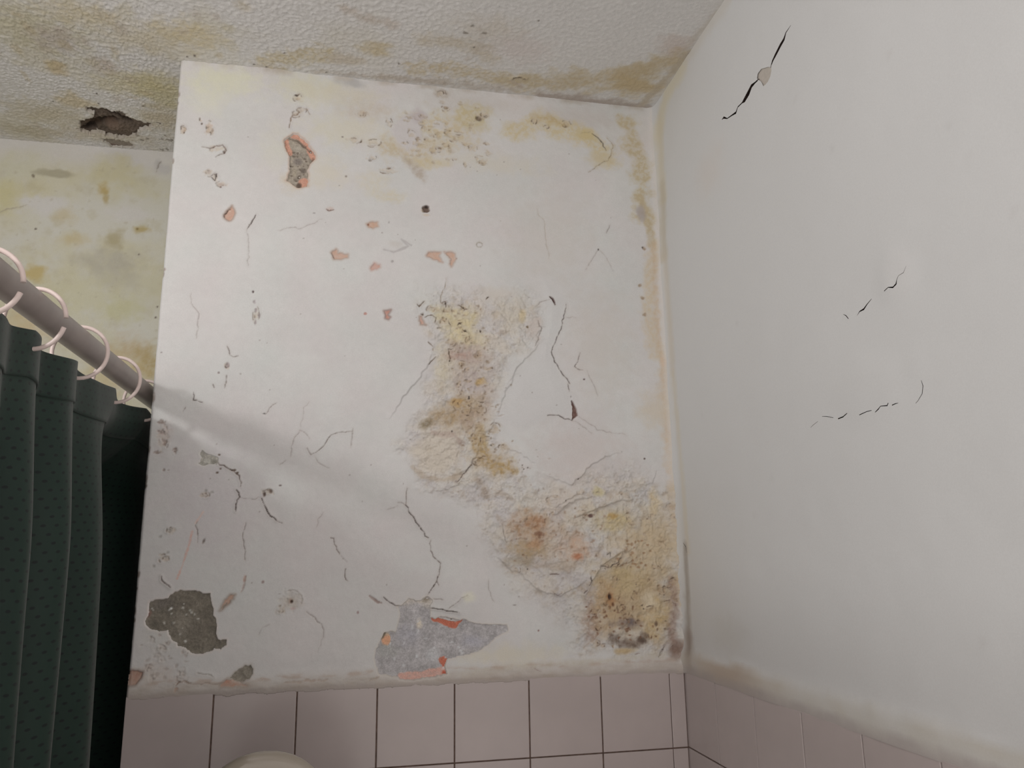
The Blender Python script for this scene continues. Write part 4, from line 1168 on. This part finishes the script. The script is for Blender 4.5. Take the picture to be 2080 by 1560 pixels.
    PG = CP(K(0, 0, [(820, 1122), (900, 1125), (1000, 1140), (1050, 1150), (1100, 1188), (1040, 1195), (960, 1190), (910, 1192), (880, 1165), (840, 1150)]))
    h1 = S.hole(PH, 0.045, amp=0.0022, edge=(176, 160, 140)); h2 = S.hole(PG, 0.005, amp=0.0018, edge=(170, 156, 136))
    me = grid_mesh('ceiling', ceil_plane(S), albedo(S.C, sat=0.72), flip=True)
    ceil = new_obj('ceiling', me, M_CEIL)
    ceil['kind'] = 'structure'; ceil['label'] = 'stippled off-white ceiling with yellow damp stains and a dark hole'; ceil['category'] = 'ceiling'
    def cb(c, ru, rv, col, a=0.9, **k): return lambda sh: sh.blob(on_ceil(c), ru, rv, col, a, **k)
    def cl(pts, w, col, a=0.95, **k): return lambda sh: sh.band(CP(pts), w, col, a, **k)
    dark = (40, 30, 24)
    ps = [cl(K(0, 0, [(700, 1065), (750, 1030), (800, 1005), (860, 990), (930, 985)]), 0.016, dark, 1.0, dh=-0.012), cl(K(0, 0, [(840, 880), (880, 905), (930, 945), (1000, 975), (1050, 1000)]), 0.011, dark, 0.95, dh=-0.008),
          cb((232, 257), 0.03, 0.03, (112, 86, 68), 0.6, dh=0.006), cb((250, 265), 0.05, 0.04, (108, 92, 78), 0.7, dh=0.006), cb((204, 249), 0.007, 0.006, (170, 150, 120), 0.9), cb((190, 255), 0.03, 0.02, (84, 66, 50), 0.7), cb((255, 232), 0.04, 0.02, (112, 102, 92), 0.7)]
    bare_patch('ceiling_hole', h1, ceil_plane, 0.008, (96, 82, 70), ps, ceil, 'ragged dark brown hole in the ceiling', cell=0.0018, rough=0.004)
    bare_patch('bare_plaster', h2, ceil_plane, 0.0028, (134, 122, 108), [cb((232, 296), 0.02, 0.01, (104, 80, 72), 0.7)], ceil, 'grey bare strip at the ceiling edge', cell=0.0018, rough=0.0015)
    # the rest of the ceiling, towards the room behind the camera
    bm = bmesh.new()
    for x0, x1, y0, y1 in [(-1.86, 0.008, -2.6, -0.62), (-1.9, -1.86, -2.6, D)]:
        bm.faces.new([bm.verts.new(p) for p in [(x0, y0, HC), (x0, y1, HC), (x1, y1, HC), (x1, y0, HC)]])
    me = bpy.data.meshes.new('ceiling_rest'); bm.to_mesh(me); bm.free()
    new_obj('ceiling_rest', me, M_PLAIN, ceil)
    return ceil


# ------------------------------------------------------------------ recess wall
def build_alcove():
    us = np.arange(-1.9, -W + 0.02, 0.0028); vs = np.arange(Z0 + 0.2, HC + 0.003, 0.0028)
    S = Sheet(us, vs, (194, 189, 172))
    U, V = S.U0, S.V0
    S.h += 0.002 * fbm(U, V, 6, 3, 2) + 0.0005 * fbm(U, V, 50, 3, 3)
    n = fbm(U, V, 7, 4, 25); n2 = fbm(U, V, 3.5, 3, 29)
    S.tint(np.s_[:, :], 0.65 * sstep(-0.25, 0.5, n), (192, 182, 138))
    S.tint(np.s_[:, :], 0.45 * sstep(-0.1, 0.6, n2), (194, 180, 124))
    S.tint(np.s_[:, :], 0.35 * sstep(0.0, 0.6, fbm(U, V, 22, 4, 35, 0.6)), (178, 166, 130))
    S.tint(np.s_[:, :], 0.30 * sstep(0.1, 0.6, fbm(U, V, 30, 4, 37, 0.6)), (196, 190, 178))
    AM = 0.00128
    B = lambda x, y, rx, ry, col, a=0.7, **k: S.blob(on_alc((x, y)), rx * AM, ry * AM, col, a, **k)
    S.tint(np.s_[:, :], sstep(HC - 0.10, HC - 0.01, V + 0.05 * fbm(U, V, 9, 3, 33)) * 0.85, (194, 187, 179))
    B(90, 415, 80, 30, (196, 190, 182), 0.9, soft=0.8); B(260, 435, 60, 28, (196, 190, 180), 0.9, soft=0.8)
    B(40, 340, 60, 40, (190, 184, 150), 0.6, soft=0.9)
    B(110, 352, 46, 11, (158, 148, 116), 0.75, soft=0.5, warp=0.3)
    B(68, 358, 4, 7, (110, 92, 70), 0.8, ang=0.4)
    B(210, 385, 13, 26, (184, 154, 84), 0.85, soft=0.7, warp=0.5); B(215, 405, 9, 20, (176, 148, 84), 0.7)
    B(240, 345, 60, 50, (192, 180, 130), 0.7, soft=0.9)
    B(10, 400, 40, 60, (194, 182, 122), 0.7, soft=0.9)
    B(285, 465, 22, 12, (178, 152, 84), 0.8, warp=0.5); B(279, 465, 4, 4, (130, 104, 56), 0.9)
    B(235, 485, 24, 34, (168, 152, 106), 0.75, soft=0.8)
    B(130, 440, 30, 28, (188, 168, 120), 0.6, soft=0.9); B(150, 485, 40, 20, (190, 166, 106), 0.6, soft=0.9)
    B(70, 555, 36, 24, (190, 162, 88), 0.85, soft=0.7, warp=0.4)
    B(220, 535, 90, 45, (166, 158, 138), 0.6, soft=0.9); B(240, 570, 70, 40, (174, 166, 142), 0.6, soft=0.9)
    B(300, 600, 60, 80, (188, 182, 150), 0.5, soft=0.9)
    B(170, 600, 120, 80, (192, 184, 138), 0.6, soft=0.9); B(250, 630, 60, 40, (186, 180, 124), 0.6, soft=0.9)
    B(260, 710, 60, 40, (186, 158, 112), 0.75, soft=0.9, patchy=0.3); B(300, 740, 40, 50, (176, 146, 84), 0.8, patchy=0.3); B(230, 760, 90, 60, (196, 170, 110), 0.6, soft=0.9); B(60, 660, 80, 60, (196, 166, 106), 0.6, soft=0.9)
    B(320, 330, 10, 16, (166, 160, 152), 0.7, patchy=0.4); B(330, 345, 24, 16, (176, 170, 164), 0.6)
    for k in range(90):
        B(rng.random() * 330, 320 + rng.random() * 430, 1.5 + rng.random() * 4, 1.5 + rng.random() * 3, (164, 150, 118), 0.35, warp=0.7, ns=120, patchy=0.4, dh=-0.0006)
    for p in [(72, 465), (282, 517), (338, 500), (320, 623), (316, 645)]:
        B(*p, 3, 3, (84, 66, 52), 0.85)
    S.crack(AP([(0, 432), (20, 424), (55, 416)]), 0.0028, 0.001, (150, 136, 110), 0.6)
    S.crack(AP(K(0, 0, [(1270, 1395), (1285, 1340), (1310, 1310)])), 0.0028, 0.002, (120, 108, 92), 0.7)
    me = grid_mesh('wall_alcove', alc_plane(S), albedo(S.C, sat=0.70))
    o = new_obj('wall_alcove', me, M_WALL)
    o['kind'] = 'structure'; o['label'] = 'yellow stained wall of the recess behind the shower curtain'; o['category'] = 'wall'
    bm = bmesh.new()
    bm.faces.new([bm.verts.new(p) for p in [(-1.9, D, 0), (-W + 0.02, D, 0), (-W + 0.02, D, Z0 + 0.201), (-1.9, D, Z0 + 0.201)]])
    me = bpy.data.meshes.new('lower_wall'); bm.to_mesh(me); bm.free()
    new_obj('lower_wall', me, M_PLAIN, o)


def build_shell():
    for nm, pts, mat, lab, cat in [('wall_left', [(-1.9, -1.25, 0), (-1.9, D, 0), (-1.9, D, HC), (-1.9, -1.25, HC)], M_PLAIN, 'plain wall at the far side of the bath recess', 'wall'),
                                   ('floor', [(-1.9, -2.6, 0), (0.06, -2.6, 0), (0.06, D, 0), (-1.9, D, 0)], M_FLOOR, 'grey bathroom floor', 'floor')]:
        bm = bmesh.new(); bm.faces.new([bm.verts.new(p) for p in pts])
        me = bpy.data.meshes.new(nm); bm.to_mesh(me); bm.free()
        o = new_obj(nm, me, mat); o['kind'] = 'structure'; o['label'] = lab; o['category'] = cat


# ------------------------------------------------------------------ rod, rings, curtain, toilet lid
def tube(name, path, rad, mat, parent=None, seg=14, cap=True):
    path = [Vector(p) for p in path]; n = len(path); vs = []; fs = []
    up = None
    for i, p in enumerate(path):
        t = (path[min(i + 1, n - 1)] - path[max(i - 1, 0)]).normalized()
        if up is None:
            up = Vector((0, 0, 1)) if abs(t.z) < 0.9 else Vector((1, 0, 0))
        a = t.cross(up).normalized(); b = a.cross(t).normalized(); up = b
        r = rad[i] if isinstance(rad, (list, tuple)) else rad
        for k in range(seg):
            th = 2 * math.pi * k / seg
            vs.append(p + a * math.cos(th) * r + b * math.sin(th) * r)
    for i in range(n - 1):
        for k in range(seg):
            fs.append((i * seg + k, i * seg + (k + 1) % seg, (i + 1) * seg + (k + 1) % seg, (i + 1) * seg + k))
    if cap:
        fs.append(tuple(range(seg - 1, -1, -1))); fs.append(tuple(range((n - 1) * seg, n * seg)))
    me = bpy.data.meshes.new(name); me.from_pydata([tuple(v) for v in vs], [], fs); me.update()
    for p in me.polygons: p.use_smooth = len(p.vertices) == 4
    return new_obj(name, me, mat, parent)


RING_Y = [-1.02, -0.84, -0.672, -0.522, -0.342, -0.145, 0.05, 0.25]


def build_rod():
    M_ROD = plain_material('rod_plastic', albedo((132, 120, 112)), 0.38, 0.5, 0.10, 22, 0.0002, 90)
    rod = tube('curtain_rod', [(XR, -2.3, ZR), (XR, -1.2, ZR), (XR, -0.5, ZR), (XR, 0.0, ZR), (XR, D - 0.001, ZR)], RR, M_ROD, seg=40)
    rod['label'] = 'grey brown shower curtain rod running back beside the wall'; rod['category'] = 'curtain rod'
    tube('flange', [(XR, D - 0.02, ZR), (XR, D - 0.012, ZR), (XR, D - 0.001, ZR)], [RR + 0.002, RR + 0.004, RR + 0.010], M_ROD, rod, 32)


RING_R, RING_T = 0.0385, 0.0031


def build_rings():
    M_RING = plain_material('ring_plastic', albedo((200, 180, 170)), 0.35, 0.5, 0.03, 60)
    words = {-0.672: 'pinkish white curtain ring with open gap, nearest the left edge', -0.522: 'pinkish white curtain ring, second from the left edge',
             -0.342: 'white curtain ring, third from the left edge', -0.145: 'white curtain ring closest to the projecting wall'}
    for i, y in enumerate(RING_Y[1:7]):
        if y not in words and y != 0.05: continue
        zc = ZR + RR + RING_T - RING_R
        g0 = math.radians(-6); g = math.radians(9)
        if y > -0.4: g0, g = math.radians(200), math.radians(4)
        tilt = [0.10, 0.16, -0.05, 0.12, 0.05, 0.1][i]
        path = []
        for k in range(41):
            a = g0 + g + (2 * math.pi - 2 * g) * k / 40
            dx, dz = RING_R * math.cos(a), RING_R * 1.08 * math.sin(a)
            path.append((XR + 0.004 + dx, y + (dx + 0.4 * dz) * tilt, zc - 0.003 + dz))
        r = tube('curtain_ring', path, RING_T, M_RING, None, 12)
        r['label'] = words.get(y, 'farthest curtain ring, mostly hidden behind the corner of the projecting wall'); r['category'] = 'curtain ring'; r['group'] = 'curtain rings on the rod'


CREST = [-1.12, -0.98, -0.85, -0.735, -0.625, -0.505, -0.385, -0.235, 0.10, 0.30, 0.48]


def curtain_x(y, t):
    """pleats: sideways position of the cloth at y, t metres below the top"""
    ph = np.interp(y - 0.09 * t, CREST, np.arange(len(CREST)) * 2 * np.pi)
    w = np.abs(np.cos(ph / 2)) ** 1.6 * 2 - 1
    amp = 0.008 + 0.016 * sstep(0.0, 0.3, t)
    yy = y - 0.09 * t
    deep = sstep(-0.225, -0.10, yy) * (1 - sstep(0.02, 0.2, yy))
    return XR - 0.004 + amp * w + 0.004 * np.sin(yy * 31 + 4 * t) - deep * 0.17 * sstep(0.02, 0.22, t)


def build_curtain():
    N = Nodes('green_curtain_cloth')
    N.b.inputs['Roughness'].default_value = 0.55; N.b.inputs['Specular IOR Level'].default_value = 0.35
    N.b.inputs['Sheen Weight'].default_value = 0.15
    uv = N.n('ShaderNodeUVMap')
    sep = N.n('ShaderNodeSeparateXYZ'); N.l(uv.outputs[0], sep.inputs[0])
    def math_(op, a, b=None):
        x = N.n('ShaderNodeMath', operation=op)
        for i, v in enumerate((a, b)):
            if v is None: continue
            if isinstance(v, (int, float)): x.inputs[i].default_value = v
            else: N.l(v, x.inputs[i])
        return x.outputs[0]
    su = math_('MULTIPLY', sep.outputs[0], 1 / 0.019); sv = math_('MULTIPLY', sep.outputs[1], 1 / 0.0125)
    row = math_('FLOOR', sv); odd = math_('MULTIPLY', math_('MODULO', row, 2.0), 0.5)
    fu = math_('SUBTRACT', math_('FRACT', math_('ADD', su, odd)), 0.5); fv = math_('SUBTRACT', math_('FRACT', sv), 0.5)
    d = math_('SQRT', math_('ADD', math_('POWER', math_('MULTIPLY', fu, 1.0), 2.0), math_('POWER', math_('MULTIPLY', fv, 1.1), 2.0)))
    dot = N.n('ShaderNodeMapRange'); dot.inputs[1].default_value = 0.14; dot.inputs[2].default_value = 0.22
    dot.inputs[3].default_value = 1.0; dot.inputs[4].default_value = 0.0
    N.l(d, dot.inputs[0])
    nz = N.n('ShaderNodeTexNoise', Scale=14.0, Detail=3.0); tc = N.n('ShaderNodeTexCoord'); N.l(tc.outputs['Object'], nz.inputs['Vector'])
    rp = N.n('ShaderNodeValToRGB'); rp.color_ramp.elements[0].color = (0.0105, 0.029, 0.0225, 1); rp.color_ramp.elements[1].color = (0.0165, 0.039, 0.030, 1)
    N.l(nz.outputs[0], rp.inputs[0])
    mx = N.n('ShaderNodeMix', data_type='RGBA'); mx.inputs['B'].default_value = (0.006, 0.013, 0.013, 1)
    N.l(dot.outputs[0], mx.inputs['Factor']); N.l(rp.outputs[0], mx.inputs['A']); N.l(mx.outputs['Result'], N.b.inputs['Base Color'])
    wv = N.n('ShaderNodeTexNoise', Scale=900.0); N.l(tc.outputs['Object'], wv.inputs['Vector'])
    bp = N.n('ShaderNodeBump', Strength=0.3, Distance=0.0006); N.l(wv.outputs[0], bp.inputs['Height']); N.l(bp.outputs[0], N.b.inputs['Normal'])
    M_CLOTH = N.m

    ys = np.linspace(-1.05, D - 0.02, 620)
    sag = np.abs(np.sin(np.pi * np.interp(ys, RING_Y, np.arange(len(RING_Y)))))
    ztop = ZR - 0.036 - 0.008 * sag
    def strip(name, t0, t1, nt, off, parent=None):
        ts = t0 + (t1 - t0) * np.linspace(0, 1, nt) ** (1.5 if nt > 40 else 1)
        Y, Tt = np.meshgrid(ys, ts)
        X = curtain_x(Y, Tt) + off
        lean = 0.02 * np.sin(Y * 6 + 1) * Tt
        Z = ztop[None, :] - Tt
        P = np.stack([X, Y + lean, Z], -1)
        me = grid_mesh(name, P, None, flip=False)
        uvl = me.uv_layers.new(name='UVMap')
        vi = np.empty(len(me.loops), np.int32); me.loops.foreach_get('vertex_index', vi)
        seg = np.concatenate([[0], np.cumsum(np.hypot(np.diff(ys), np.diff(curtain_x(ys, 0.4 + 0 * ys))))])
        UVv = np.stack([np.broadcast_to(seg[None, :], Y.shape), Tt], -1).reshape(-1, 2)
        uvl.data.foreach_set('uv', UVv[vi].astype(np.float32).ravel())
        return new_obj(name, me, M_CLOTH, parent)
    c = strip('shower_curtain', 0.0, 1.45, 110, 0.0)
    c['label'] = 'dark green dotted shower curtain hanging in pleats from the rod'; c['category'] = 'shower curtain'
    sm = c.modifiers.new('thickness', 'SOLIDIFY'); sm.thickness = 0.0012; sm.offset = 0
    hm = strip('hem', -0.001, 0.062, 14, 0.0022, c)
    hm['label'] = 'doubled top hem'
    s2 = hm.modifiers.new('thickness', 'SOLIDIFY'); s2.thickness = 0.0022; s2.offset = 0


def build_toilet():
    """upright rounded lid of the toilet below the tiles; only its top rim shows in the picture"""
    M_CER = plain_material('cream_glaze', albedo((136, 125, 111)), 0.12, 0.6, 0.02, 6, coat=0.4)
    root = bpy.data.objects.new('toilet', None); COL.objects.link(root)
    cx = -0.812; root.location = (cx, -0.52, 0)
    root['label'] = 'glossy cream toilet whose raised rounded lid shows below the tiles'; root['category'] = 'toilet'
    def outline(w, h_, n=40):
        # rounded arch: straight sides, elliptical crown
        pts = [(-w / 2 * 0.82, 0.0)]
        for k in range(n + 1):
            a = math.pi - math.pi * k / n
            pts.append((w / 2 * math.copysign(abs(math.cos(a)) ** 0.9, math.cos(a)), h_ * 0.55 + h_ * 0.45 * abs(math.sin(a)) ** 0.95))
        pts.append((w / 2 * 0.82, 0.0))
        return pts
    def slab(name, w, h_, th, z0, y0, tilt, rim):
        o = outline(w, h_); vs = []; fs = []; n = len(o)
        layers = [(1.0, 0.0), (1.012, th * 0.25), (1.012, th * 0.6), (0.985, th * 0.92), (0.95, th), (0.93, th), (0.90, th - rim), (0.5, th - rim * 0.6), (0.02, th - rim * 0.5)]
        cz = h_ * 0.5
        for s, d in layers:
            for x, z in o:
                vs.append((x * s, -d, cz + (z - cz) * s))
        for l in range(len(layers) - 1):
            for k in range(n):
                a, b = l * n + k, l * n + (k + 1) % n
                fs.append((a, b, b + n, a + n))
        fs.append(tuple(range(n))[::-1]); fs.append(tuple(range((len(layers) - 1) * n, len(layers) * n)))
        me = bpy.data.meshes.new(name); me.from_pydata(vs, [], fs); me.update()
        for p in me.polygons: p.use_smooth = len(p.vertices) == 4
        ob = new_obj(name, me, M_CER, root)
        ob.location = (0, y0, z0); ob.rotation_euler = (tilt, 0, 0)
        return ob
    top = Z0 + 0.109
    slab('lid', 0.285, top - 0.45, 0.024, 0.45, 0.205, 0.0, 0.006)
    # seat, bowl and foot (below the picture)
    prof = [(0.10, 0.0), (0.105, 0.05), (0.095, 0.18), (0.14, 0.30), (0.175, 0.39), (0.185, 0.415), (0.175, 0.42), (0.13, 0.41), (0.11, 0.34), (0.03, 0.25)]
    vs = []; fs = []; ns = 40
    for r, z in prof:
        for k in range(ns):
            a = 2 * math.pi * k / ns
            vs.append((r * math.cos(a), r * 1.22 * math.sin(a) - 0.06, z))
    for l in range(len(prof) - 1):
        for k in range(ns):
            a, b = l * ns + k, l * ns + (k + 1) % ns
            fs.append((a, b, b + ns, a + ns))
    fs.append(tuple(range(ns))[::-1]); fs.append(tuple(range((len(prof) - 1) * ns, len(prof) * ns)))
    me = bpy.data.meshes.new('bowl'); me.from_pydata(vs, [], fs); me.update()
    for p in me.polygons: p.use_smooth = True
    new_obj('bowl', me, M_CER, root)
    vs = []; fs = []
    lay = [(0.176, 0.42), (0.188, 0.424), (0.188, 0.438), (0.18, 0.446), (0.135, 0.446), (0.125, 0.438), (0.125, 0.424), (0.13, 0.42)]
    for r, z in lay:
        for k in range(ns):
            a = 2 * math.pi * k / ns
            vs.append((r * math.cos(a), r * 1.22 * math.sin(a) - 0.06, z))
    nl = len(lay)
    for l in range(nl):
        for k in range(ns):
            fs.append((l * ns + k, l * ns + (k + 1) % ns, ((l + 1) % nl) * ns + (k + 1) % ns, ((l + 1) % nl) * ns + k))
    me = bpy.data.meshes.new('seat'); me.from_pydata(vs, [], fs); me.update()
    for p in me.polygons: p.use_smooth = True
    new_obj('seat', me, M_CER, root)


# ------------------------------------------------------------------ build
wall_b = build_wall_back()
wall_r = build_wall_right()
build_tiles(wall_b, wall_r)
build_ceiling()
build_alcove()
build_shell()
build_rod()
build_rings()
build_curtain()
build_toilet()
